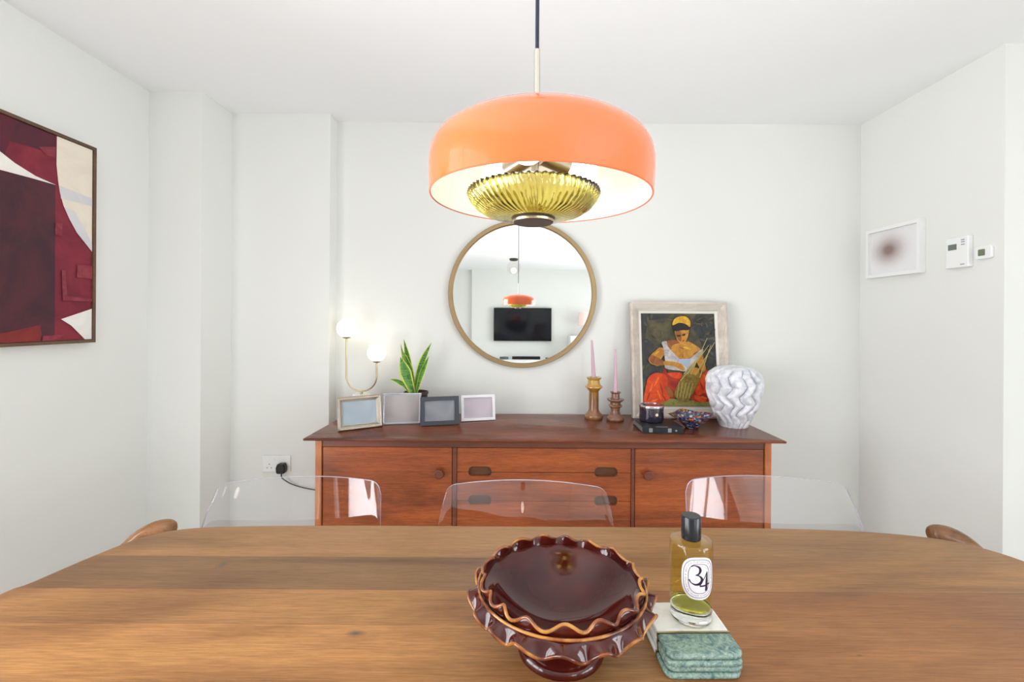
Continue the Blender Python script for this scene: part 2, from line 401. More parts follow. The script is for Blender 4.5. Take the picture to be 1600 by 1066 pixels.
# ------------------------------------------------------------------ sideboard
SB = thing('sideboard', 'long reddish teak sideboard with two doors and centre drawers against the back wall', 'sideboard', (0.13, 2.17, 0))
ZT = 0.76
b = B()                                              # top with pointed, undercut edge
tx0, tx1, ty0, ty1 = -.903, 1.162, 1.909, 2.43
a = [b.verts.new(p) for p in ((tx0,ty0,ZT-.004),(tx1,ty0,ZT-.004),(tx1,ty1,ZT-.004),(tx0,ty1,ZT-.004))]
c_ = [b.verts.new(p) for p in ((tx0+.006,ty0+.006,ZT),(tx1-.006,ty0+.006,ZT),(tx1-.006,ty1,ZT),(tx0+.006,ty1,ZT))]
e_ = [b.verts.new(p) for p in ((tx0+.002,ty0+.002,ZT-.011),(tx1-.002,ty0+.002,ZT-.011),(tx1-.002,ty1,ZT-.011),(tx0+.002,ty1,ZT-.011))]
g_ = [b.verts.new(p) for p in ((tx0+.055,ty0+.03,ZT-.018),(tx1-.055,ty0+.03,ZT-.018),(tx1-.055,ty1,ZT-.018),(tx0+.055,ty1,ZT-.018))]
b.faces.new(c_); b.faces.new(g_[::-1])
for A, Q in ((c_, a), (a, e_), (e_, g_)):
    for i in range(4): b.faces.new((A[i], A[(i+1)%4], Q[(i+1)%4], Q[i]))
obj('top', b, W_teaktop, SB, world=True, bevel=.0015)
b = B(); zb = .19
box(b, -.86, -.834, 1.935, 2.42, zb, ZT-.018, 1); box(b, 1.084, 1.11, 1.935, 2.42, zb, ZT-.018, 1)
box(b, -.834, 1.084, 1.942, 1.962, .716, ZT-.018, 0)
box(b, -.834, 1.084, 2.40, 2.42, zb, ZT-.018, 0); box(b, -.834, 1.084, 1.945, 2.40, zb, zb+.02, 0)
box(b, -.267, -.250, 1.938, 2.40, zb+.02, .716, 0); box(b, .507, .520, 1.938, 2.40, zb+.02, .716, 0)
box(b, -.250, .507, 1.985, 2.40, zb+.02, .716, 0)
obj('carcass', b, [W_teakd, W_edge], SB, world=True, smooth=False)
for x0, x1, kx in ((-.830, -.270, -.3235), (.523, 1.080, .5765)):
    dr = obj('door', box(B(), x0, x1, 1.942, 1.960, zb+.022, .714), W_teak, SB, world=True, bevel=.0015)
    k = lathe(B(), [(0, 0), (.009, 0), (.0085, .008), (.013, .013), (.0205, .017), (.0215, .022), (.0195, .027), (.017, .028), (.016, .0265), (0, .0265)], 28)
    bmesh.ops.rotate(k, verts=k.verts, cent=(0, 0, 0), matrix=Matrix.Rotation(radians(90), 3, 'X'))
    bmesh.ops.translate(k, verts=k.verts, vec=(kx, 1.942, .606)); obj('knob', k, W_teakd, dr, world=True)
lines = [.714, .6085, .484, .352, zb + .022]
for q in range(4):                                  # drawer fronts with half-pill finger cut-outs
    z1, z0 = lines[q] - .001, lines[q+1] + .001
    up, dn = .0235, .0165
    ptsd = [(-.2485, z1)]
    ha = [(-.149, .050), (.398, .050)]
    def notch(cx_, hw_, z, depth, sgn, rev):
        r = depth * .85; a = []
        for k in range(7):
            t = radians(90 * k / 6); a.append((cx_ - hw_ + r - r*cos(t), z + sgn * (depth - r + r*sin(t)) if False else z + sgn * (depth - r + r * sin(t))))
        L = [(cx_ - hw_, z)] + a
        Rr = [(2*cx_ - p[0], p[1]) for p in L[::-1]]
        full = L + Rr
        return full[::-1] if rev else full
    ptsd = []
    top_n = []; bot_n = []
    for cx_, hw_ in ha:
        if q > 0 and q < 3: top_n += notch(cx_, hw_, z1, dn, -1, False)
        if q < 2: bot_n += notch(cx_, hw_, z0, up, 1, False)
    outl = [(-.2485, z1)] + top_n + [(.5055, z1), (.5055, z0)] + bot_n[::-1] + [(-.2485, z0)]
    b = B(); prism(b, outl, lambda u, v, w_: Vector((u, w_, v)), 1.944, 1.962)
    dw = obj('drawer', b, W_teak, SB, world=True, smooth=False)
    if q in (1, 2):
        for cx_, hw_ in ha:
            b = B(); prism(b, rrect(cx_-hw_-.004, cx_+hw_+.004, lines[q]-.024, lines[q]+.03, .02), lambda u, v, w_: Vector((u, w_, v)), 1.958, 1.984)
            obj('finger_pull', b, W_pull_shaded, dw, world=True)
for x in (-.78, 1.03):
    for y in (1.98, 2.37): obj('leg', tube(B(), [(x, y, 0), (x, y, zb)], [.014, .022], 16), W_teakd, SB, world=True)

# ------------------------------------------------------------------ round mirror
MI = thing('round_mirror', 'large round wall mirror with thin gold-brown frame above the sideboard', 'mirror', (0.038, 2.445, 1.412))
M_mirror = mat('mirror_glass', (0.94, 0.95, 0.95, 1), 0.0, 1)
def facing(bm, tilt=0.0):
    bmesh.ops.rotate(bm, verts=bm.verts, cent=(0, 0, 0), matrix=Matrix.Rotation(radians(90) - tilt, 3, 'X'))
TIL = 0.007
b = lathe(B(), [(.401, .0), (.401, .024), (.398, .028), (.380, .028), (.376, .024), (.376, .0)], 128, close=True); facing(b, TIL)
obj('frame', b, M_gold, MI)
b = lathe(B(), [(0, .0), (.3765, .0), (.3765, .015), (0, .015)], 128); facing(b, TIL); obj('glass', b, M_mirror, MI, smooth=False)

# ------------------------------------------------------------------ pendant lamp
px_, py_ = 0.0295, 0.617
PL = thing('pendant_lamp', 'orange dome pendant lamp with ribbed green glass bowl hanging over the table', 'lamp', (px_, py_, 1.437))
M_orange = mat('orange_glass', srgb(248, 110, 52), 0.16, coat=0.6, spec=0.6); M_orange.node_tree.nodes['Principled BSDF'].inputs['Subsurface Weight'].default_value = 0.0
M_opal = mat('opal_lining', (0.95, 0.93, 0.88, 1), 0.3)
pr = [(.1505, 0), (.1518, .03), (.1514, .046), (.1488, .059), (.142, .0705), (.129, .081), (.110, .0895), (.085, .096), (.05, .1005), (.012, .102)]
b = lathe(B(), pr, 96)
lathe(b, [(.1505, 0), (.1492, -.0012), (.1478, 0)], 96, mi=1)
lathe(b, [(.1478, 0), (.149, .03), (.1486, .045), (.146, .057), (.139, .0675), (.127, .0775), (.108, .0860), (.085, .0922), (.05, .0965), (.012, .098)], 96, mi=2)
M_rim = mat('shade_rim', srgb(226, 120, 80), 0.3)
sh = obj('shade', b, [M_orange, M_rim, M_opal], PL, angle=70); sh.rotation_euler = (0, radians(.9), 0); sh.location = (.0035, 0, 0)
obj('stem', tube(B(), [(-.001, 0, .098), (-.0015, 0, .205)], .0042, 14), M_nickel, PL)
obj('cable', tube(B(), [(-.0015, 0, .203), (-.0008, 0, H - 1.437)], .0028, 10), M_navy, PL)
b = lathe(B(), [(0, 0), (.045, 0), (.045, -.02), (.0, -.022)], 32, (-.0008, 0, H - 1.437)); obj('ceiling_rose', b, M_nickel, PL)
M_green = mat('olive_glass', srgb(214, 204, 112), 0.03, trans=1, ior=1.5)
b = B(); NR = 58
def rib(t, k, r, z): return r * (1 + .022 * cos(NR * (t + (k - 4) * .02)) * min(1, k / 2)), z
prof = [(.028, -.027), (.05, -.0255), (.066, -.021), (.078, -.013), (.086, -.003), (.0895, .005), (.0885, .009), (.0865, .009), (.0855, .004), (.082, -.003), (.075, -.010), (.063, -.0175), (.048, -.0215), (.028, -.0232)]
def rib2(t, k, r, z):
    kk = k if k <= 6 else 13 - k
    return r * (1 + (.024 if k <= 6 else .006) * cos(NR * (t + kk * .025)) * min(1, kk / 2)), z
lathe(b, prof, NR * 7, (-.0055, 0, .0), fn=rib2, close=True)
bo = obj('glass_bowl', b, M_green, PL, angle=80)
b = lathe(B(), [(0, -.034), (.026, -.034), (.0275, -.0325), (.0275, -.029), (.030, -.027), (.030, -.0235), (0, -.0235)], 48, (-.0055, 0, 0)); obj('base_disc', b, mat('bronze_cap', srgb(96, 84, 78), 0.45, .8), PL)
b = lathe(B(), [(.0278, -.0327), (.0283, -.032), (.0283, -.0295), (.0278, -.029)], 48, (-.0055, 0, 0), close=True); obj('brass_ring', b, M_brass, PL)
b = B(); tube(b, [(-.0015, 0, .099), (-.0055, 0, -.024)], .005, 12); tube(b, [(-.003, 0, .05), (-.003, 0, .09)], .017, 24)
for k in range(3):
    t = radians(20 + 120 * k); tube(b, [(-.003 + .012*cos(t), .012*sin(t), .060), (-.003 + .05*cos(t), .05*sin(t), .050)], .013, 20)
obj('bulb_holder', b, M_nickel, PL)
M_bulb = mat('lit_bulb', (1, 1, 1, 1), 0.3, emis=(1.0, 0.94, 0.84, 1), es=4.5)
for k in range(3):
    t = radians(20 + 120 * k); b = B(); sphere(b, (-.003 + .072*cos(t), .072*sin(t), .0445), .022, 24, 12); obj('bulb', b, M_bulb, PL)

# ------------------------------------------------------------------ cake stand
CS = thing('cake_stand', 'dark brown glazed cake stand with crimped ruffled rim standing on the table', 'cake stand', (.076, .718, .745))
M_glaze = mat('brown_glaze', srgb(62, 20, 16), 0.05, coat=0.25, spec=0.5); n = N(M_glaze)
n.color(n.ramp(n.noise(n.coord(), 12, 2, .5, .2), [(0.3, srgb(54, 14, 12)), (0.6, srgb(74, 20, 14)), (0.85, srgb(98, 32, 16))]))
M_amber = mat('amber_glaze', srgb(158, 92, 40), 0.15, coat=0.5); n = N(M_amber)
n.color(n.ramp(n.noise(n.coord(), 30, 3), [(0.35, srgb(84, 32, 18)), (0.5, srgb(140, 76, 32)), (0.68, srgb(196, 138, 62))]))
b = B(); R0 = .15
ins = [(0, .049)]
for k in range(1, 15):
    r = .112 * k / 14; ins.append((r, .049 + R0 - sqrt(R0*R0 - r*r)))
ins += [(.116, .101), (.120, .104), (.124, .104)]
lathe(b, ins, 96)
lathe(b, [(.124, .104), (.128, .098), (.118, .088), (.10, .068), (.075, .048), (.048, .038), (.038, .034), (.036, .029), (.040, .024), (.056, .018), (.066, .012), (.0695, .006), (.068, .0), (.0, .0)], 96)
obj('dish', b, M_glaze, CS, angle=60)
NF = 17
def wv(t): return NF * t + .7 * sin(3 * t + 1) + .5 * sin(5 * t)
def up_edge(t):
    return (.1275 + .0042 * cos(wv(t)), .1165 + .0042 * cos(wv(t) + 2.2) + .0012 * sin(4*t))
def lo_edge(t):
    return (.1445 + .0055 * cos(wv(t) + 2.4), .0885 + .0075 * cos(wv(t) + 2.8) + .0015 * sin(3*t + 2))
b = B(); SG = 360
def band(f, rb, zb_, th, mi=0):
    rows = []
    for s_, o_ in ((0, 0), (.25, 0), (.5, 0), (.75, 0), (1, 0), (1, th), (.75, th), (.5, th), (.25, th), (0, th)):
        row = []
        for i in range(SG):
            t = 2*pi*i/SG; re, ze = f(t); q = s_ ** 1.2
            row.append(b.verts.new(((rb + (re-rb)*q - o_) * cos(t), (rb + (re-rb)*q - o_) * sin(t), zb_ + (ze-zb_)*s_ + (o_*.3))))
        rows.append(row)
    for A, Q in zip(rows, rows[1:] + rows[:1]):
        for i in range(SG): b.faces.new((A[i], A[(i+1)%SG], Q[(i+1)%SG], Q[i])).material_index = mi
band(up_edge, .126, .102, .004); band(lo_edge, .131, .103, .004)
obj('ruffle', b, M_glaze, CS, angle=80)
b = B()
for f, dr in ((up_edge, -.002), (lo_edge, -.002)):
    tube(b, [((f(2*pi*i/240)[0] + dr) * cos(2*pi*i/240), (f(2*pi*i/240)[0] + dr) * sin(2*pi*i/240), f(2*pi*i/240)[1]) for i in range(240)], .0024, 10, closed=True)
tube(b, [(.1315 * cos(2*pi*i/120), .1315 * sin(2*pi*i/120), .1055) for i in range(120)], .0022, 10, closed=True)
o = obj('rim_edge', b, M_amber, CS, angle=80); o['label'] = 'amber glazed edges'

# ------------------------------------------------------------------ marble coasters
M_wm = mat('white_marble', srgb(240, 238, 232), 0.25); n = N(M_wm)
n.color(n.ramp(n.noise(n.coord(), 14, 6, .6, 1.2), [(0.35, srgb(226, 224, 220)), (0.55, srgb(246, 244, 238)), (0.8, srgb(250, 246, 238))]))
M_gm = mat('green_marble', srgb(96, 134, 122), 0.25); n = N(M_gm)
oi = n.new('ShaderNodeObjectInfo'); va_ = n.new('ShaderNodeVectorMath', operation='ADD'); n.link(n.coord(), va_.inputs[0]); n.link(oi.outputs['Random'], va_.inputs[1])
f1 = n.noise(va_.outputs[0], 70, 8, .75, 2.0); f2 = n.noise(va_.outputs[0], 28, 6, .65, 3.0)
cc = n.ramp(f1, [(0.32, srgb(60, 88, 90)), (0.46, srgb(106, 138, 138)), (0.58, srgb(150, 174, 166)), (0.75, srgb(204, 214, 190))])
n.color(n.mix(0.4, cc, n.ramp(f2, [(0.4, srgb(60, 100, 98)), (0.5, srgb(170, 188, 160)), (0.6, srgb(86, 120, 110))])))
zz = .745
names = ['marble coaster at the bottom of the stack, lying on the table', 'marble coaster second from the bottom of the stack', 'marble coaster second from the top of the stack', 'green and white marble coaster on top of the stack under the perfume bottle']
for k in range(4):
    jx, jy, jr = [(0, 0, 0), (.0035, .002, -.6), (.0015, -.001, .4), (.0025, .0015, .2)][k]
    co = thing('coaster', names[k], 'coaster', (.280 + jx, .716 + jy, zz), radians(jr + 1), 'stack of marble coasters')
    hx, hy, th = .0575, .062, .0088
    o_ = rrect(-hx, hx, -hy, hy, .012, 8)
    def clip(pts, lo, hi):
        res = [(x, min(max(y, lo), hi)) for x, y in pts]; q = []
        for p in res:
            if not q or (abs(p[0]-q[-1][0]) + abs(p[1]-q[-1][1])) > 1e-6: q.append(p)
        if (abs(q[0][0]-q[-1][0]) + abs(q[0][1]-q[-1][1])) < 1e-6: q.pop()
        return q
    fz = lambda u, v, w_: Vector((u, v, w_))
    def piece(nm, pts_, m):
        obj(nm, prism(B(), pts_, fz, .0, th), m, co, bevel=.0036, seg=3)
    back = rrect(-hx, hx, -.2, hy, .003, 3); front = rrect(-hx, hx, -hy, .2, .014, 8)
    piece('white_marble', clip([p for p in back if p[1] > 0] + [(-hx, -.0115), (hx, -.0115)], -.0115, hy), M_wm)
    obj('brass_strip', box(B(), -hx, hx, -.0150, -.0116, .0004, th + .0001), M_brass, co, smooth=False)
    fr = [p for p in front if p[1] < 0]
    piece('green_marble', [(-hx, -.0151)] + fr + [(hx, -.0151)], M_gm)
    zz += th + .0004
ZC = zz

# ------------------------------------------------------------------ perfume bottle
BT = thing('perfume_bottle', 'glass bottle of yellow liquid with oval label 34 and black cap on coasters', 'bottle', (.293, .741, ZC))
M_glass = mat('clear_glass', (1, 1, 1, 1), 0.0, trans=1, ior=1.45)
M_liq = thin_clear('yellow_liquid', (0.985, 0.97, 0.60, 1), 1.12)
Rb = .0335; hb = .128
b = lathe(B(), [(0, .0005), (Rb-.005, 0), (Rb-.0012, .0015), (Rb, .005), (Rb, hb-.004), (Rb-.001, hb-.001), (Rb-.003, hb), (Rb-.007, hb), (.010, hb+.0005), (0, hb+.0005)], 64)
obj('glass_body', b, thin_clear('bottle_glass', (.98, .985, .97, 1), 1.45), BT, angle=40)
obj('glass_base', lathe(B(), [(0, .0008), (Rb-.006, .0006), (Rb-.0018, .003), (Rb-.0014, .020), (Rb-.006, .0212), (.018, .0232), (0, .0255)], 64), M_glass, BT, angle=40)
b = lathe(B(), [(0, .0262), (.018, .024), (Rb-.007, .0222), (Rb-.0028, .0235), (Rb-.0020, .027), (Rb-.0020, hb-.007), (Rb-.0045, hb-.005), (.010, hb-.0045), (0, hb-.0045)], 64)
obj('liquid', b, M_liq, BT, angle=50)
b = lathe(B(), [(0, 0), (.0145, 0), (.0155, .001), (.0155, .037), (.0147, .0385), (0, .0385)], 14, (0, 0, hb + .0006)); obj('cap', b, mat('black_cap', srgb(30, 32, 36), 0.22), BT, angle=30, bevel=.001)
# label wrapped on the cylinder
LZ = .081; LA = radians(-90 + 1)
def lab(u, v, o_=.0004):
    t = LA + u / Rb; r = Rb + o_; return Vector((r * cos(t), r * sin(t), LZ + v))
M_label = mat('label_paper', srgb(236, 234, 240), 0.5); M_ink = mat('label_ink', srgb(40, 24, 52), 0.5)
def sup(hw, hh, n=64, e=2.7):
    return [(hw * abs(cos(t)) ** (2/e) * (1 if cos(t) >= 0 else -1), hh * abs(sin(t)) ** (2/e) * (1 if sin(t) >= 0 else -1)) for t in [2*pi*k/n for k in range(n)]]
b = B(); prev = None; o_ = sup(.0275, .0335)
for s_ in [1, .85, .7, .5, .3, .12]:
    row = [b.verts.new(lab(u*s_, v*s_)) for u, v in o_]
    if prev:
        for i in range(64): b.faces.new((prev[i], prev[(i+1)%64], row[(i+1)%64], row[i]))
    prev = row
b.faces.new(prev)
def ringline(hw, hh, wd):
    A = sup(hw, hh); Q = sup(hw-wd, hh-wd)
    a = [b.verts.new(lab(u, v, .0007)) for u, v in A]; q = [b.verts.new(lab(u, v, .0007)) for u, v in Q]
    for i in range(64): b.faces.new((a[i], a[(i+1)%64], q[(i+1)%64], q[i])).material_index = 1
ringline(.0247, .0305, .0007); ringline(.0175, .0235, .0007)
def stroke(pts_, ws):
    pp = spline([(x, y, 0) for x, y in pts_], 5); n_ = len(pp); L = []
    for i, p in enumerate(pp):
        d = (pp[min(i+1, n_-1)] - pp[max(i-1, 0)]).normalized(); f = i/(n_-1)*(len(ws)-1); k = min(int(f), len(ws)-2)
        w_ = ws[k] + (ws[k+1]-ws[k])*(f-k); nn = Vector((-d.y, d.x, 0)) * w_ / 2
        L.append((p+nn, p-nn))
    vs = [(b.verts.new(lab(q[0].x, q[0].y, .0007)), b.verts.new(lab(q[1].x, q[1].y, .0007))) for q in L]
    for A, Q in zip(vs, vs[1:]): b.faces.new((A[0], A[1], Q[1], Q[0])).material_index = 1
LK = .000125
def lp(x, y): return ((x - 337) * LK * 1.02, (372 - y) * LK)
stroke([lp(240, 228), lp(275, 208), (lp(330, 228)), lp(345, 270), lp(325, 312), lp(285, 328)], [.0008, .0014, .0032, .0042, .0026, .0008])
stroke([lp(285, 328), lp(335, 338), lp(366, 380), lp(345, 428), lp(290, 448), lp(240, 430), lp(212, 392)], [.0008, .0020, .0042, .0044, .0028, .0014, .0022])
stroke([lp(438, 290), lp(432, 400), lp(424, 530)], [.0014, .0042, .0044])
stroke([lp(440, 288), lp(395, 370), lp(338, 462)], [.0012, .0012, .0013])
stroke([lp(338, 464), lp(400, 462), lp(475, 440)], [.0024, .0024, .0022])
cs_ = 'diptyque 34 boulevard saint germain paris 5e parfum d\'ambiance '
per = sup(.0211, .0270, 400); L = [0]
for i in range(400): L.append(L[-1] + math.dist(per[i], per[(i+1) % 400]))
for k, ch in enumerate(cs_):
    if ch == ' ': continue
    s_ = (L[-1] * (.25 + .055 - k / len(cs_))) % L[-1]
    i = max(j for j in range(400) if L[j] <= s_) % 400
    p, q = per[i], per[(i+1) % 400]; an = math.atan2(p[1]-q[1], p[0]-q[0])
    text_into(b, ch, .0034, lambda u, v: lab(p[0] + u*cos(an) - v*sin(an), p[1] + u*sin(an) + v*cos(an), .0007), 1)
obj('label', b, [M_label, M_ink], BT, smooth=False)
b = B(); text_into(b, "parfum d'ambiance", .0040, lambda u, v: Vector(((Rb+.0003)*cos(LA + u/Rb), (Rb+.0003)*sin(LA + u/Rb), .026 + v)))
text_into(b, "room spray", .0030, lambda u, v: Vector(((Rb+.0003)*cos(LA + u/Rb), (Rb+.0003)*sin(LA + u/Rb), .0215 + v)))
obj('lettering', b, mat('gold_ink', srgb(110, 96, 60), 0.5), BT, smooth=False)

# ------------------------------------------------------------------ abstract canvas on the left wall
XA = -1.715
def la(X, Y):       # crop coordinates of the artwork -> (y, z) on its plane
    px = X / 2.48; py = 140 + Y / 2.48; y = (-XA) * F / (VX - px)
    v = (py - VY) - (px - VX) * ROLL
    return (y, CZ - v * y / F)
AR = thing('abstract_painting', 'large abstract painting in crimson, maroon and cream in thin brown frame on left wall', 'painting', (XL, 1.44, 1.566))
AY0, AY1, AZ0, AZ1 = 1.02, 1.832, 1.168, 1.962
def paint(name, rgb, rgb2=None, sc=6, rough=.7):
    m = mat(name, srgb(*rgb), rough)
    if rgb2: n = N(m); n.color(n.ramp(n.noise(n.coord(), sc, 6, .65, 1.0), [(0.38, srgb(*rgb)), (0.62, srgb(*rgb2))]))
    return m
am = [paint('crimson', (112, 30, 48), (134, 40, 56)), paint('maroon', (62, 34, 46), (82, 38, 46)), paint('plum', (66, 32, 46), (98, 32, 48), 4),
      paint('cream', (236, 226, 208), (228, 216, 200)), paint('pale_grey', (206, 204, 210), (216, 212, 212)), paint('brick', (138, 48, 40), (120, 38, 40)), paint('rose', (146, 60, 72), (124, 40, 54), 22), paint('off_white', (240, 236, 228), (228, 224, 218))]
b = B(); e = .014
box(b, XL + .004, XA - .006, AY0+e, AY1-e, AZ0+e, AZ1-e)
lay = [(2, [(-420, -70), (218, 166), (218, 372), (-420, 250)]), (0, [(40, 200), (218, 250), (218, 370), (120, 335), (20, 250)]),
       (1, [(-420, 300), (-420, 1040), (217, 985), (217, 372), (60, 330), (10, 318)]),
       (7, [(-420, -20), (-150, 120), (0, 238), (60, 285), (140, 335), (219, 370), (120, 342), (0, 310), (-420, 240)]),
       (3, [(221, 172), (366, 232), (366, 630), (330, 592), (300, 555), (270, 500), (248, 450), (234, 400), (226, 350), (220, 290)]),
       (4, [(232, 372), (366, 425), (366, 455), (238, 422)]), (4, [(250, 455), (290, 470), (340, 560), (366, 600), (366, 630), (330, 592), (300, 555), (270, 500)]),
       (7, [(366, 850), (240, 890), (280, 915), (310, 945), (333, 980), (366, 980)]),
       (5, [(-420, 1060), (-200, 1030), (160, 912), (165, 950), (160, 1000), (-420, 1060)]),
       (6, [(150, 222), (216, 222), (216, 262), (180, 255)]), (6, [(216, 515), (243, 520), (240, 568), (214, 560)]), (6, [(300, 678), (362, 685), (362, 735), (300, 728)]), (6, [(240, 700), (255, 700), (262, 800), (362, 812), (362, 822), (245, 818)]),
       (6, [(170, 955), (250, 950), (215, 982), (165, 982)])]
cl = lambda p: (min(max(p[0], AY0+e), AY1-e), min(max(p[1], AZ0+e), AZ1-e))
for k, (mi, pl) in enumerate(lay):
    q = [cl(la(X, Y)) for X, Y in pl]; xx = XA - .0056 + .0003 * k
    try: b.faces.new([b.verts.new((xx, y, z)) for y, z in q]).material_index = mi
    except ValueError: pass
obj('canvas', b, am, AR, world=True, smooth=False)
b = B(); box(b, XL+.001, XA, AY0, AY1, AZ1-.012, AZ1); box(b, XL+.001, XA, AY0, AY1, AZ0, AZ0+.012); box(b, XL+.001, XA, AY0, AY0+.012, AZ0+.012, AZ1-.012); box(b, XL+.001, XA, AY1-.012, AY1, AZ0+.012, AZ1-.012)
obj('frame', b, W_darkframe, AR, world=True, smooth=False)

# ------------------------------------------------------------------ portrait painting leaning on the wall
PT = thing('portrait_painting', 'painting of seated woman in yellow headscarf and orange skirt holding basket, limed frame', 'painting', (.872, 2.355, ZT), 0)
LEAN = radians(6.9); Wd, Hd = .515, .612
def pl3(u, v, w_):   # u across from centre, v up from base, w towards the camera
    return Vector((u, sin(LEAN) * v - cos(LEAN) * w_, cos(LEAN) * v + sin(LEAN) * w_ + .0))
b = B(); hw = Wd / 2
loops = [(0, .0), (0, .036), (.010, .040), (.048, .018), (.050, .018), (.060, .014), (.060, .0)]
R_ = []
for (ins_, d_) in loops:
    R_.append([b.verts.new(pl3(u, v, d_)) for u, v in ((-hw+ins_, ins_), (hw-ins_, ins_), (hw-ins_, Hd-ins_), (-hw+ins_, Hd-ins_))])
for k, (A, Q) in enumerate(zip(R_, R_[1:])):
    for i in range(4): b.faces.new((A[i], A[(i+1)%4], Q[(i+1)%4], Q[i])).material_index = 2 if k >= 3 else (0 if i in (1, 3) else 1)
obj('frame', b, [W_lime, W_limeh, mat('slip_white', srgb(226, 222, 212), .6)], PT, smooth=False)
pm = {'bg': paint('umber_ground', (66, 62, 52), (96, 88, 58), 14), 'bgd': paint('dark_ground', (46, 48, 52), (64, 64, 58), 16), 'grass': paint('grass', (116, 112, 50), (150, 144, 78), 30),
      'skin': paint('skin_light', (196, 142, 56), (170, 112, 44), 26), 'skind': paint('skin_dark', (128, 76, 40), (150, 92, 44), 26), 'yel': paint('headscarf', (222, 176, 48), (190, 140, 40), 30),
      'hair': paint('hair', (34, 32, 34)), 'white': paint('blouse', (196, 190, 186), (158, 150, 150), 26), 'or': paint('skirt', (222, 84, 30), (196, 58, 24), 18), 'ord': paint('skirt_shade', (138, 40, 26), (176, 54, 28), 22),
      'bask': paint('basket', (150, 124, 48), (104, 90, 40), 60), 'reed': paint('reed', (176, 160, 96)), 'blue': paint('blouse_blue', (160, 176, 196)), 'olive': paint('olive_dab', (112, 102, 62), (88, 84, 56), 30), 'slate': paint('slate_dab', (70, 78, 80), (88, 86, 76), 30), 'flame': paint('skirt_light', (238, 116, 44), (224, 92, 34), 30)}
keys = list(pm)
def pc(X, Y):
    u = (X - (55 + (Y - 130) * .036)) / 672; v = (Y - 130) / 855
    return (-hw + .058 + u * (Wd - .116), (Hd - .058) - v * (Hd - .116))
b = B()
base = [pl3(u, v, .012) for u, v in ((-hw+.056, .056), (hw-.056, .056), (hw-.056, Hd-.056), (-hw+.056, Hd-.056))]
basb = [pl3(u, v, .003) for u, v in ((-hw+.056, .056), (hw-.056, .056), (hw-.056, Hd-.056), (-hw+.056, Hd-.056))]
va = [b.verts.new(p) for p in base]; vb = [b.verts.new(p) for p in basb]
b.faces.new(va); b.faces.new(vb[::-1])
for i in range(4): b.faces.new((va[i], va[(i+1)%4], vb[(i+1)%4], vb[i]))
cnt = [0]
def poly(key, pts_, sm=True):
    cnt[0] += 1
    q = [(p.x, p.y) for p in spline([(x, y, 0) for x, y in pts_], 4, True)] if sm else pts_
    x0, x1, y0, y1 = -hw+.0605, hw-.0605, .0605, Hd-.0605
    vs = []
    for X, Y in q:
        u, v = pc(X, Y); vs.append(b.verts.new(pl3(min(max(u, x0), x1), min(max(v, y0), y1), .012 + .00012 * cnt[0])))
    b.faces.new(vs).material_index = keys.index(key)
poly('bgd', [(560, 130), (720, 130), (755, 880), (700, 700), (640, 560), (600, 400), (520, 250)], False)
poly('bgd', [(60, 130), (340, 130), (300, 180), (120, 200), (90, 500), (75, 500)], False)
poly('bgd', [(70, 380), (180, 420), (150, 560), (260, 640), (100, 760), (80, 640)])
def dab(key, x, y, l, w_, a):
    ca, sa = cos(a), sin(a)
    poly(key, [(x + l*cos(q)*ca - w_*sin(q)*sa, y + l*cos(q)*sa + w_*sin(q)*ca) for q in [2*pi*k/7 for k in range(7)]], False)
for _ in range(70):
    dab(random.choice(['bg', 'bgd', 'bg', 'olive', 'slate']), random.uniform(70, 720), random.uniform(140, 640), random.uniform(14, 46), random.uniform(5, 12), random.uniform(0, 3.1))
poly('grass', [(85, 985), (100, 900), (300, 910), (500, 925), (700, 905), (765, 900), (770, 990)], False)
poly('ord', [(270, 640), (330, 700), (560, 680), (640, 640), (700, 760), (755, 880), (740, 915), (600, 945), (500, 920), (420, 900), (300, 900), (240, 760)])
poly('or', [(130, 720), (200, 680), (290, 710), (300, 800), (320, 910), (240, 950), (190, 985), (90, 985), (90, 900), (110, 790)])
poly('or', [(590, 690), (640, 650), (690, 740), (750, 870), (690, 900), (620, 860), (570, 880), (540, 820)])
poly('or', [(300, 680), (420, 680), (410, 730), (340, 720)])
poly('or', [(540, 880), (600, 895), (640, 925), (600, 945), (545, 915)])
for x_, y_, l_, a_ in ((150, 830, 60, -1.3), (200, 760, 50, -1.1), (225, 880, 50, 1.2), (640, 740, 50, 1.1), (690, 820, 45, 1.0), (180, 930, 40, -.4), (620, 900, 30, .3)): dab('flame', x_, y_, l_, 9, a_)
for x_, y_, l_, a_ in ((245, 820, 60, 1.3), (130, 890, 50, -1.2), (265, 900, 40, 1.0), (600, 800, 50, 1.2), (665, 860, 40, .9), (300, 720, 20, .6)): dab('ord', x_, y_, l_, 6, a_)
poly('skind', [(280, 800), (320, 820), (350, 870), (330, 900), (300, 870)])
poly('skin', [(230, 450), (290, 480), (250, 540), (240, 570), (280, 590), (400, 590), (445, 630), (435, 660), (380, 630), (280, 612), (180, 610), (130, 575), (140, 530), (190, 480)])
poly('skind', [(150, 520), (215, 545), (270, 580), (270, 605), (180, 605), (135, 570)])
poly('skind', [(245, 400), (400, 380), (480, 400), (590, 470), (640, 660), (590, 680), (560, 560), (400, 560), (300, 480)])
poly('skin', [(340, 430), (460, 400), (500, 400), (590, 465), (560, 500), (480, 550), (410, 560), (340, 510)])
poly('skin', [(600, 520), (635, 640), (600, 660), (550, 560)])
poly('white', [(243, 405), (285, 395), (300, 440), (360, 510), (420, 560), (500, 545), (590, 470), (612, 480), (540, 590), (470, 660), (400, 660), (280, 640), (275, 580), (260, 460)])
poly('skin', [(270, 575), (350, 580), (420, 600), (450, 650), (420, 655), (350, 620), (270, 608)])
poly('blue', [(400, 560), (500, 555), (480, 600), (420, 600)])
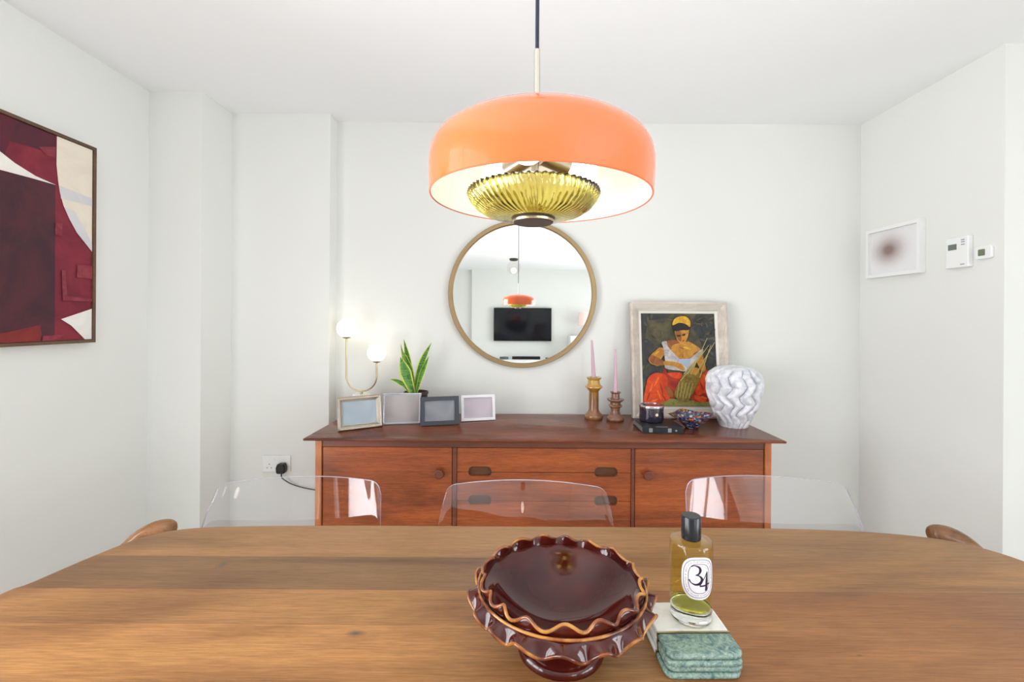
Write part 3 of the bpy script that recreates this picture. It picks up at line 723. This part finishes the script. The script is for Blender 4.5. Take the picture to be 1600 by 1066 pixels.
poly('skin', [(368, 290), (478, 280), (480, 340), (455, 400), (430, 420), (395, 400), (370, 350)])
poly('skind', [(368, 300), (410, 300), (420, 360), (410, 395), (372, 350)])
poly('hair', [(345, 245), (400, 215), (490, 230), (488, 285), (430, 290), (370, 300), (350, 280)])
poly('yel', [(340, 245), (355, 190), (400, 165), (460, 165), (498, 205), (495, 260), (460, 235), (400, 222)])
poly('hair', [(378, 338), (414, 334), (408, 350), (384, 350)]); poly('hair', [(425, 330), (456, 322), (450, 340), (430, 342)])
dab('yel', 470, 455, 40, 10, .3); dab('skind', 420, 455, 26, 5, .5); dab('skind', 545, 500, 30, 6, -.6); dab('skind', 430, 525, 4, 22, .1); dab('yel', 200, 500, 30, 8, -.6)
poly('ord', [(424, 385), (448, 382), (438, 394)])
poly('bask', [(470, 670), (590, 690), (500, 900), (450, 940), (385, 915), (355, 870), (410, 740)])
poly('skin', [(490, 650), (540, 630), (580, 650), (560, 690), (500, 690)])
for a_ in (((470, 690), (660, 430)), ((440, 690), (620, 480)), ((500, 690), (650, 360)), ((540, 700), (715, 400)), ((580, 720), (680, 430)), ((410, 750), (560, 560))):
    (xa, ya), (xb, yb) = a_; poly('reed', [(xa-5, ya), (xa+5, ya+3), (xb+2, yb+2), (xb-2, yb)], False)
for k in range(5): poly('reed', [(395+k*30, 760+k*4), (401+k*30, 762+k*4), (381+k*26, 900+k*2), (375+k*26, 900)], False)
obj('canvas', b, [pm[k] for k in keys], PT, smooth=False)

# ------------------------------------------------------------------ photo frames on the sideboard
def blur(name, a_, b_, c_):
    m = mat(name, srgb(*a_), .25); n = N(m)
    tc = n.new('ShaderNodeTexCoord')
    n.color(n.ramp(n.noise(n.coord(), 7, 1, .3, .3), [(0.3, srgb(*a_)), (0.5, srgb(*b_)), (0.7, srgb(*c_))])); return m
def photo_frame(label, BL, BR, h, bord, m, pic, style, lean=11):
    (x0, y0), (x1, y1) = BL, BR; w_ = math.dist(BL, BR); rz = math.atan2(y1-y0, x1-x0)
    t = thing('photo_frame', label, 'photo frame', ((x0+x1)/2, (y0+y1)/2, ZT), rz, 'photo frames on the sideboard')
    L = radians(lean); hw = w_/2; hh = h / cos(L)
    P = lambda u, v, d: Vector((u, sin(L)*v - cos(L)*d + .012*0, cos(L)*v + sin(L)*d + .0))
    prof = {'moulded': [(0, .0), (0, .014), (.004, .017), (.009, .012), (.013, .015), (bord-.004, .007), (bord-.003, .009), (bord, .006), (bord, 0)],
            'flat': [(0, 0), (0, .012), (.001, .013), (bord-.001, .013), (bord, .012), (bord, 0)],
            'bead': [(0, 0), (0, .006), (bord, .006), (bord, 0)]}[style]
    b = B(); R_ = [[b.verts.new(P(u, v, d)) for u, v in ((-hw+i_, i_), (hw-i_, i_), (hw-i_, hh-i_), (-hw+i_, hh-i_))] for i_, d in prof]
    for A, Q in zip(R_, R_[1:] + R_[:1]):
        for i in range(4): b.faces.new((A[i], A[(i+1)%4], Q[(i+1)%4], Q[i]))
    if style == 'bead':
        pts_ = []; st = .0078
        for k in range(int(w_/st)): pts_ += [(-hw + .004 + k*st, .004), (-hw + .004 + k*st, hh-.004)]
        for k in range(int(hh/st)): pts_ += [(-hw + .004, .004 + k*st), (hw-.004, .004 + k*st)]
        for u, v in pts_: sphere(b, P(u, v, .007), .0041, 8, 6)
    obj('border', b, m, t, smooth=(style == 'bead'))
    b = B(); prism(b, [(-hw+bord*.8, bord*.8), (hw-bord*.8, bord*.8), (hw-bord*.8, hh-bord*.8), (-hw+bord*.8, hh-bord*.8)], P, .001, .004); obj('photograph', b, pic, t, smooth=False)
    b = B(); prism(b, [(-.025, hh*.75), (.025, hh*.75), (.03, 0), (-.03, 0)], lambda u, v, d: Vector((u, .005 + sin(L)*hh*.75 + (hh*.75-v)*.28 + d, cos(L)*v*.99)), 0, .003); obj('easel_back', b, M_black, t, smooth=False)
photo_frame('champagne silver photo frame with wide moulded border, leftmost of the four', (-.800, 2.025), (-.631, 2.13), .150, .024, M_nickel, blur('soft_blue_photo', (160, 172, 180), (148, 162, 174), (172, 180, 186)), 'moulded')
photo_frame('silver photo frame with beaded edge, second from left', (-.640, 2.165), (-.458, 2.19), .146, .010, M_silver, blur('soft_grey_photo', (160, 158, 160), (180, 172, 170), (166, 168, 174)), 'bead')
photo_frame('charcoal grey flat photo frame, between the beaded and the white frame', (-.450, 2.138), (-.271, 2.183), .134, .020, mat('charcoal_frame', srgb(62, 66, 74), .5), blur('soft_dark_photo', (112, 114, 122), (134, 136, 142), (98, 100, 108)), 'flat')
photo_frame('white photo frame, rightmost of the four', (-.268, 2.243), (-.100, 2.285), .126, .014, mat('white_frame', srgb(236, 234, 236), .4), blur('soft_lilac_photo', (172, 168, 172), (196, 180, 190), (170, 166, 174)), 'flat')

# ------------------------------------------------------------------ two-globe table lamp
TL = thing('table_lamp', 'brass U-shaped table lamp with two lit white globes on marble base', 'lamp', (-.79, 2.31, ZT))
b = lathe(B(), [(0, 0), (.044, 0), (.045, .002), (.045, .120), (.043, .123), (0, .123)], 40); obj('base', b, M_wm, TL)
M_globe = mat('lit_globe', (1, 1, 1, 1), 0.25, emis=(1.0, 0.90, 0.74, 1), es=2.7)
xa, xb_ = -.079, .077; rr_ = .078; zc_ = .215
pth = [(xa, 0, .415)] + [(xa, 0, zc_ + k) for k in (.15, .08, .02)]
pth += [(-.001 + rr_*cos(pi + pi*k/20), 0, zc_ + rr_*sin(pi + pi*k/20)) for k in range(21)] + [(xb_, 0, zc_ + k) for k in (.02, .05)] + [(xb_, 0, .290)]
b = tube(B(), pth, .0042, 14); tube(b, [(0, 0, .122), (0, 0, .139)], .006, 14); obj('stem', b, M_brass, TL, angle=80)
for gx, gz, r in ((xa, .461, .0485), (xb_, .336, .0465)):
    b = B(); sphere(b, (gx, 0, gz), r, 40, 20); obj('globe', b, M_globe, TL)
    b = lathe(B(), [(0, -.006), (.012, -.005), (.020, -.001), (.0235, .004), (0, .004)], 32, (gx, 0, gz - r + .001)); obj('globe_cup', b, M_brass, TL)

# ------------------------------------------------------------------ snake plant
SP = thing('snake_plant', 'small snake plant with yellow-edged upright leaves in dark pot', 'plant', (-.508, 2.31, ZT))
M_pot = mat('dark_pot', srgb(70, 58, 52), .45); M_soil = mat('soil', srgb(48, 36, 28), .9)
b = lathe(B(), [(0, 0), (.045, 0), (.048, .004), (.058, .125), (.062, .127), (.062, .138), (.058, .139), (.055, .125), (0, .124)], 40); obj('pot', b, M_pot, SP)
b = B(); n_ = lathe(b, [(0, .1245), (.054, .1245), (.054, .127), (0, .130)], 32); obj('soil', b, M_soil, SP)
M_leaf = mat('leaf_green', srgb(40, 96, 34), .35); n = N(M_leaf)
n.color(n.ramp(n.noise(n.coord(scale=(1, 1, 3)), 30, 4, .6, 1.5), [(0.35, srgb(44, 84, 36)), (0.52, srgb(82, 140, 48)), (0.7, srgb(122, 172, 72))]))
M_edge = mat('leaf_edge', srgb(204, 214, 90), .4)
def leaf(base, mid, tip, wd, nx, off, flip=0):
    b = B(); n_ = 22
    pb, pm_, pt_ = (Vector(q) for q in (base, mid, tip)); rows = []
    for k in range(n_ + 1):
        t = k / n_; p = pb*(1-t)**2 + 2*pm_*t*(1-t) + pt_*t*t
        d = ((pm_-pb)*(1-t) + (pt_-pm_)*t).normalized()
        fr = Vector((nx, -1, 0)).normalized(); sd = d.cross(fr).normalized(); nn = sd.cross(d)
        wv_ = wd * (.35 + .65 * sin(pi * min(1, t/.9) ** 1.0 * .55 + .0)) if t < .55 else wd * max(.02, (1 - ((t-.55)/.45) ** 1.8)) * .98
        row = []
        for s_, c2 in ((-1, 0), (-.74, -.2), (0, -.32), (.74, -.2), (1, 0)):
            row.append(p + sd * s_ * wv_ / 2 + nn * c2 * wv_ * .5)
        rows.append((row, nn))
    F_ = [[b.verts.new(q) for q in r] for r, _ in rows]; G_ = [[b.verts.new(q - nn * .0016) for q in r] for r, nn in rows]
    for X_, in ((F_,), (G_,)):
        for A, Q in zip(X_, X_[1:]):
            for i in range(4): b.faces.new((A[i], A[i+1], Q[i+1], Q[i])).material_index = 1 if i in (0, 3) else 0
    for A, A2, Q, Q2 in zip(F_, G_, F_[1:], G_[1:]):
        for i in (0, 4): b.faces.new((A[i], Q[i], Q2[i], A2[i])).material_index = 1
    b.faces.new((*F_[-1], *G_[-1][::-1])); b.faces.new((*F_[0], *G_[0][::-1]))
    obj('leaf', b, [M_leaf, M_edge], SP, angle=60)
k_ = 2.31 / F
def lq(px, py, dy=0):
    p = at(px, py, 2.31 + dy); return (p.x + .508, dy, p.z - ZT)
leaf(lq(645, 618, .01), lq(640, 575, .02), lq(631, 530, .02), .034, .1, 0)
leaf(lq(646, 618, -.02), lq(636, 590, -.03), lq(625.5, 558, -.02), .062, .25, 0)
leaf(lq(643, 617, 0), lq(634, 580, .0), lq(626, 538, 0), .028, -.5, 0)
leaf(lq(647, 617, -.005), lq(644, 585, 0), lq(629, 548, 0), .040, .2, 0)
leaf(lq(649, 617, 0), lq(650, 575, .01), lq(674, 536, .01), .036, -.2, 0)
leaf(lq(650, 617, -.012), lq(656, 590, -.01), lq(670, 557, 0), .030, .7, 0)
leaf(lq(643, 618, -.02), lq(632, 596, -.03), lq(610, 593, -.03), .026, .3, 0)

# ------------------------------------------------------------------ candlesticks and candles
M_ho1 = mat('mustard_glaze', srgb(176, 132, 58), 0.2, coat=.8); n = N(M_ho1)
sp_ = n.new('ShaderNodeSeparateXYZ'); tc = n.new('ShaderNodeTexCoord'); n.link(tc.outputs['Object'], sp_.inputs[0])
hz = n.math('ADD', n.math('MULTIPLY', sp_.outputs[2], 5.0), n.math('MULTIPLY', n.noise(n.coord(), 40, 4), .25))
n.color(n.ramp(hz, [(0.2, srgb(150, 104, 68)), (0.6, srgb(140, 92, 58)), (0.84, srgb(150, 104, 44)), (0.97, srgb(190, 146, 62))]))
M_ho2 = mat('brown_stoneware', srgb(132, 92, 72), 0.25, coat=.6); n = N(M_ho2)
n.color(n.ramp(n.noise(n.coord(scale=(1, 1, 3)), 26, 4), [(0.3, srgb(104, 66, 52)), (0.55, srgb(140, 96, 72)), (0.75, srgb(178, 134, 98))]))
H1 = tag(obj('candlestick', lathe(B(), [(0, 0), (.044, 0), (.048, .006), (.047, .016), (.043, .022), (.034, .030), (.028, .040), (.0255, .05), (.025, .135), (.026, .142), (.037, .155), (.045, .162), (.045, .167), (.036, .174), (.032, .180), (.030, .200), (.037, .206), (.039, .212), (.036, .215), (.020, .213), (.014, .200), (0, .200)], 48, fn=lambda t, k, r, z: (r * (1 + .01*sin(z*900)), z)), M_ho1),
    'taller glazed candlestick with mustard top, left of the two', 'candlestick', 'ceramic candlesticks'); H1.location = (.412, 2.335, ZT)
H2 = tag(obj('candlestick', lathe(B(), [(0, 0), (.041, 0), (.044, .004), (.044, .012), (.038, .020), (.027, .030), (.022, .045), (.023, .062), (.034, .072), (.034, .077), (.026, .083), (.026, .093), (.036, .098), (.043, .106), (.042, .110), (.024, .112), (.021, .118), (.020, .136), (.026, .141), (.027, .145), (.016, .144), (.0125, .130), (0, .130)], 48), M_ho2),
    'shorter brown turned candlestick with wide saucer, right of the two', 'candlestick', 'ceramic candlesticks'); H2.location = (.515, 2.292, ZT)
M_wax = mat('lilac_wax', srgb(206, 172, 186), .45); M_wax.node_tree.nodes['Principled BSDF'].inputs['Subsurface Weight'].default_value = .1
def candle(label, loc, h, lx):
    t = thing('taper_candle', label, 'candle', loc, 0, 'lilac taper candles')
    b = tube(B(), [(lx*k, 0, h*k) for k in [i/10 for i in range(11)]], [.0115 - .0065*(i/10)**1.2 for i in range(11)], 20); obj('wax', b, M_wax, t, angle=50)
    obj('wick', tube(B(), [(lx, 0, h), (lx*1.02, 0, h+.008)], .0009, 8), mat('wick', srgb(210, 200, 190), .9), t)
candle('lilac taper candle in the taller mustard candlestick', (.412, 2.335, ZT + .201), .205, -.012)
candle('lilac taper candle in the shorter brown candlestick', (.515, 2.292, ZT + .131), .232, -.002)

# ------------------------------------------------------------------ book and candle jar
BK = thing('book', 'small black leather book lying flat under the candle jar', 'book', (.672, 2.11, ZT), radians(-1))
M_leather = mat('black_leather', srgb(30, 32, 38), .45); n = N(M_leather); n.bump(n.noise(n.coord(), 300, 3), .3, .0005)
b = B(); box(b, -.092, .092, -.088, .088, 0, .003); box(b, -.092, .092, -.088, .088, .027, .030); box(b, -.092, .092, -.088, -.083, .003, .027); obj('cover', b, M_leather, BK, bevel=.001)
obj('pages', box(B(), -.088, .088, -.083, .084, .003, .027), mat('page_edges', srgb(120, 118, 116), .6), BK, smooth=False)
b = B()
for x in (-.055, .030): prism(b, rrect(x-.008, x+.008, .006, .024, .002), lambda u, v, w_: Vector((u, w_, v)), -.0886, -.0881)
for x in (-.055, .030): pass
prism(b, rrect(.055, .063, .010, .018, .002), lambda u, v, w_: Vector((u, w_, v)), -.0886, -.0881)
box(b, -.032, .022, -.0886, -.083, .0301, .0312)
obj('silver_tooling', b, mat('tooling', srgb(150, 150, 146), .4, .6), BK)
JR = thing('candle_jar', 'dark purple glass candle jar with silver rim standing on the black book', 'candle', (.655, 2.145, ZT + .0302))
obj('jar', lathe(B(), [(0, 0), (.050, 0), (.055, .004), (.0565, .012), (.0565, .066), (.053, .066), (.052, .012), (0, .010)], 48), mat('purple_glass', srgb(40, 34, 52), .12, coat=1), JR)
obj('rim', lathe(B(), [(.0572, .064), (.0585, .066), (.0585, .076), (.0572, .079), (.0515, .079), (.0515, .064)], 48, close=True), M_silver, JR)
obj('lid', lathe(B(), [(0, .074), (.0515, .074), (.0515, .077), (0, .077)], 40), mat('dark_lid', srgb(96, 80, 84), .2, .3), JR)
pl_ = B(); prism(pl_, [(.007*cos(2*pi*k/20), .04 + .007*sin(2*pi*k/20)) for k in range(20)], lambda u, v, w_: Vector((u + .008, -sqrt(max(0, .0565**2 - (u+.008)**2)) - w_, v)), .0002, .0006); obj('emblem', pl_, M_brass, JR, smooth=False)

# ------------------------------------------------------------------ mosaic glass dish
M_mos = mat('millefiori_glass', (0.3, 0.3, 0.5, 1), 0.08, coat=1); n = N(M_mos)
vo = n.new('ShaderNodeTexVoronoi'); vo.inputs['Scale'].default_value = 95; n.link(n.coord(), vo.inputs['Vector'])
sp2 = n.new('ShaderNodeSeparateColor'); n.link(vo.outputs['Color'], sp2.inputs[0])
n.color(n.ramp(sp2.outputs[0], [(0.0, srgb(34, 52, 110)), (0.22, srgb(36, 84, 128)), (0.4, srgb(150, 60, 40)), (0.52, srgb(36, 38, 60)), (0.68, srgb(196, 120, 60)), (0.8, srgb(70, 110, 120)), (0.9, srgb(190, 190, 196))], 'CONSTANT'))
b = B()
def tri(t, k, r, z):
    q = max(0, min(1, (z - .012) / .06)); tt = t - radians(95)
    m_ = cos(pi/4) / cos(((tt) % (pi/2)) - pi/4); return (r * (1 + q * (m_ * 1.2 - .98)), z + q * .003 * cos(4 * tt))
lathe(b, [(0, 0), (.028, 0), (.032, .004), (.055, .028), (.080, .050), (.098, .064), (.099, .067), (.094, .067), (.075, .053), (.05, .034), (.028, .013), (0, .009)], 96, fn=tri)
MD = tag(obj('glass_dish', b, M_mos, angle=50), 'small flared dish of multicoloured mosaic glass in front of the painting', 'bowl'); MD.location = (.845, 2.135, ZT)

# ------------------------------------------------------------------ vase
M_vase = mat('vase_white', srgb(226, 226, 230), .45); n = N(M_vase)
n.color(n.ramp(n.noise(n.coord(), 40, 5, .6), [(0.35, srgb(204, 206, 214)), (0.6, srgb(234, 234, 238))])); n.bump(n.noise(n.coord(), 180, 3), .35, .001)
b = B(); NV = 13
pr = []
for k in range(91):
    t = k / 90
    r = .062 + .060 * sin(min(1, t / .80) * pi / 2) ** 1.15 if t < .72 else .062 + .060 * 0.999 * sqrt(max(0, 1 - ((t - .72) / .30) ** 2.4))
    if t < .72: r = .060 + (.116 - .060) * sin(t / .72 * pi / 2) ** 1.1
    else: r = .045 + (.116 - .045) * sqrt(max(0, 1 - ((t - .72) / .281) ** 2.2))
    pr.append((r, .292 * t))
pr += [(.036, .286), (.034, .27), (.0, .25)]
def vf(t, k, r, z):
    if k > 90: return r, z
    h = z / .292
    tri_ = abs(((h * 3.3 + .15 + .12 * sin(2 * t)) % 1) * 2 - 1) * 2 - 1
    ph = t * NV + 2.1 * (tri_ * .9 + .15 * sin(h * 29)) + .7 * sin(3 * t + h * 5) + .5 * sin(7 * t - h * 9)
    s_ = (ph / (2 * pi)) % 1
    rdg = max(0, sin(pi * s_ ** .8))
    amp = .27 * (1 - max(0, h - .9) / .1 * .8) * (.45 + .55 * min(1, h / .2))
    return r * (1 - amp * .55 + amp * rdg ** .6), z
lathe(b, pr, 13 * 30, fn=vf)
VS = tag(obj('vase', b, M_vase, angle=75), 'white sculptural vase with wavy ridges at the right end of the sideboard', 'vase'); VS.location = (1.068, 2.185, ZT); VS.rotation_euler = (0, 0, .3)

# ------------------------------------------------------------------ socket, plug and flex
SK = thing('wall_socket', 'white double wall socket to the left of the sideboard', 'socket', (-1.249, 2.36, .507))
b = B(); prism(b, rrect(-.073, .073, -.043, .043, .004), lambda u, v, w_: Vector((u, -w_, v)), 0, .009); obj('faceplate', b, M_white, SK, bevel=.0015)
for u, v in ((-.037, -.002), (-.048, -.021), (-.026, -.021)): obj('pin_hole', box(B(), u-.0025, u+.0025, -.0095, -.0088, v-.002, v+.002), M_black, SK, smooth=False)
for cx_ in (-.014, .014):
    b = B(); prism(b, rrect(cx_-.007, cx_+.007, .016, .032, .002), lambda u, v, w_: Vector((u, -w_, v)), .009, .012)
    obj('rocker_switch', b, M_white, SK)
PG = thing('plug', 'black plug with flex in the right half of the wall socket', 'plug', (-1.212, 2.350, .490))
b = B(); prism(b, [(-.022, -.018), (-.017, -.026), (.017, -.026), (.022, -.018), (.024, .006), (.016, .026), (-.016, .026), (-.024, .006)], lambda u, v, w_: Vector((u, -w_, v)), 0.002, .034); obj('body', b, M_black, PG, bevel=.005, seg=3)
fx = spline([(0, -.018, -.024), (.002, -.02, -.045), (.014, -.014, -.062), (.045, -.006, -.085), (.10, -.002, -.105), (.18, -.002, -.12), (.236, .002, -.13), (.262, .05, -.133), (.30, .088, -.138), (.40, .088, -.15)], 6); obj('flex', tube(B(), fx, .0033, 8), M_black, PG)

# ------------------------------------------------------------------ things on the right wall
FW = thing('picture_frame', 'square white box frame with soft blurred picture on the right wall', 'picture frame', (XR, 2.216, 1.624))
x0 = XR - .03
b = B(); hy, hz_ = .158, .125
def fr(d_, i_, o_y=hy, o_z=hz_): return [b.verts.new((d_ - XR, y, z)) for y, z in ((-o_y+i_, -o_z+i_), (o_y-i_, -o_z+i_), (o_y-i_, o_z-i_), (-o_y+i_, o_z-i_))]
R_ = [fr(XR-.0005, 0), fr(x0, 0), fr(x0, .016), fr(XR-.012, .016)]
for A, Q in zip(R_, R_[1:]):
    for i in range(4): b.faces.new((A[i], A[(i+1)%4], Q[(i+1)%4], Q[i]))
obj('frame', b, M_white, FW, smooth=False)
m = mat('blurred_picture', (1, 1, 1, 1), .5); n = N(m); tc = n.new('ShaderNodeTexCoord')
mp = n.new('ShaderNodeMapping'); n.link(tc.outputs['Object'], mp.inputs[0]); mp.inputs['Scale'].default_value = (0, 6.5, 8.5); mp.inputs['Location'].default_value = (0, -.2, -.07)
gr = n.new('ShaderNodeTexGradient', gradient_type='QUADRATIC_SPHERE'); n.link(mp.outputs[0], gr.inputs[0])
n.color(n.ramp(gr.outputs['Fac'], [(0.0, srgb(232, 230, 232)), (0.3, srgb(198, 188, 186)), (0.75, srgb(142, 118, 114))]))
obj('picture', box(B(), -.014, -.010, -hy+.014, hy-.014, -hz_+.014, hz_-.014), m, FW, smooth=False)
TH = thing('thermostat', 'white rectangular heating thermostat with small grey screen on the right wall', 'thermostat', (XR, 1.892, 1.566))
M_lcd = mat('lcd_grey', srgb(104, 112, 106), .2)
obj('casing', box(B(), -.023, -.0, -.048, .048, -.065, .065), M_white, TH, bevel=.003)
b = B(); box(b, -.0245, -.0228, .0, .036, .012, .036); obj('screen', b, M_lcd, TH, smooth=False)
M_btn = mat('button_grey', srgb(120, 120, 150), .5)
for z in (.050, .041, .030): obj('button', box(B(), -.0245, -.0228, -.034, -.020, z-.0015, z+.0015), M_btn, TH, smooth=False)
obj('maker_mark', box(B(), -.0236, -.0228, -.034, -.016, -.054, -.051), M_btn, TH, smooth=False)
TS = thing('room_sensor', 'tiny white rounded room sensor with grey-green screen beside the thermostat', 'sensor', (XR, 1.795, 1.552))
b = B(); prism(b, rrect(-.031, .031, -.026, .026, .009), lambda u, v, w_: Vector((-w_, u, v)), 0, .013); obj('casing', b, M_white, TS, bevel=.002)
b = B(); prism(b, rrect(-.008, .018, -.013, .013, .003), lambda u, v, w_: Vector((-w_, u, v)), .0128, .0142); obj('screen', b, mat('lcd_green', srgb(112, 122, 92), .2), TS)

# ------------------------------------------------------------------ far end of the room, seen in the mirror
YW = YF + .06
TV = thing('television', 'black flat television on the far wall, seen in the round mirror', 'television', (.145, YW, 1.27))
obj('casing', box(B(), -.565, .565, 0.03, .075, -.325, .325), M_black, TV, bevel=.004)
obj('wall_bracket', box(B(), -.15, .15, 0.001, .03, -.1, .1), M_black, TV, smooth=False)
obj('screen', box(B(), -.555, .555, .0751, .077, -.312, .315), mat('tv_screen', srgb(20, 22, 28), .08), TV, smooth=False)
SB2 = thing('media_unit', 'low white media unit under the television, seen in the round mirror', 'cabinet', (.2, YW + .2, 0))
b = B(); box(b, -.75, .70, -.195, .18, .08, .60); obj('body', b, M_white, SB2, bevel=.003)
for x0_ in (-.745, -.262, .221): obj('door', box(B(), x0_ + .004, x0_ + .474, .181, .197, .09, .585), M_white, SB2, bevel=.002)
b = B(); box(b, -.70, .66, -.16, .15, 0, .08); obj('plinth', b, M_trim, SB2, smooth=False)
SBR = thing('soundbar', 'black soundbar lying on the white media unit, seen in the round mirror', 'speaker', (.215, YW + .20, .60))
obj('casing', box(B(), -.27, .27, -.04, .04, 0, .055), M_black, SBR, bevel=.008)
sb2 = tag(obj('console', lathe(B(), [(0, 0), (.08, 0), (.085, .01), (.08, .045), (0, .05)], 24), mat('grey_green', srgb(92, 104, 96), .5)), 'rounded grey device at one end of the soundbar, seen in the mirror', 'device'); sb2.location = (-.21, YW + .2, .60)
CB = thing('side_cabinet', 'white side cabinet carrying a lamp at the far wall, seen in the mirror', 'cabinet', (1.24, YW + .22, 0))
obj('body', box(B(), -.2, .4, -.2, .2, .06, 1.06), M_white, CB, bevel=.003); obj('plinth', box(B(), -.18, .38, -.18, .18, 0, .06), M_trim, CB, smooth=False)
obj('door', box(B(), -.195, .395, .201, .216, .07, 1.05), M_white, CB, bevel=.002)
LP = thing('shaded_lamp', 'table lamp with pink drum shade near the far wall, seen in the mirror', 'lamp', (1.36, YW + .22, 1.06))
obj('base', lathe(B(), [(0, 0), (.06, 0), (.07, .01), (.075, .06), (.05, .10), (.012, .14), (.012, .26), (0, .26)], 32), M_white, LP)
b = lathe(B(), [(.15, .20), (.13, .45), (.128, .45), (.148, .20)], 40, close=True); obj('lamp_shade', b, mat('pink_shade', srgb(244, 214, 206), .8, emis=(1, .78, .68, 1), es=.12), LP)
GL = thing('ceiling_globe_light', 'round glass ceiling light on dark cap, seen in the mirror', 'lamp', (-.03, -2.5, H))
obj('cap', lathe(B(), [(0, 0), (.07, 0), (.07, -.03), (.03, -.04), (0, -.04)], 32), mat('dark_cap', srgb(52, 48, 46), .4), GL)
b = B(); sphere(b, (0, 0, -.145), .115, 32, 16); obj('globe', b, thin_clear('pale_globe', (.97, .95, .94, 1), 1.15), GL)
b = B(); sphere(b, (0, 0, -.20), .045, 24, 12); obj('bulb', b, M_bulb, GL)
SD = tag(obj('desk_clock', box(B(), -.035, .035, -.02, .02, 0, .07), mat('slate_blue', srgb(60, 84, 104), .5), bevel=.006), 'small blue-grey clock on the media unit, seen in the mirror near its edge', 'clock'); SD.location = (.80, YW + .1, .60)
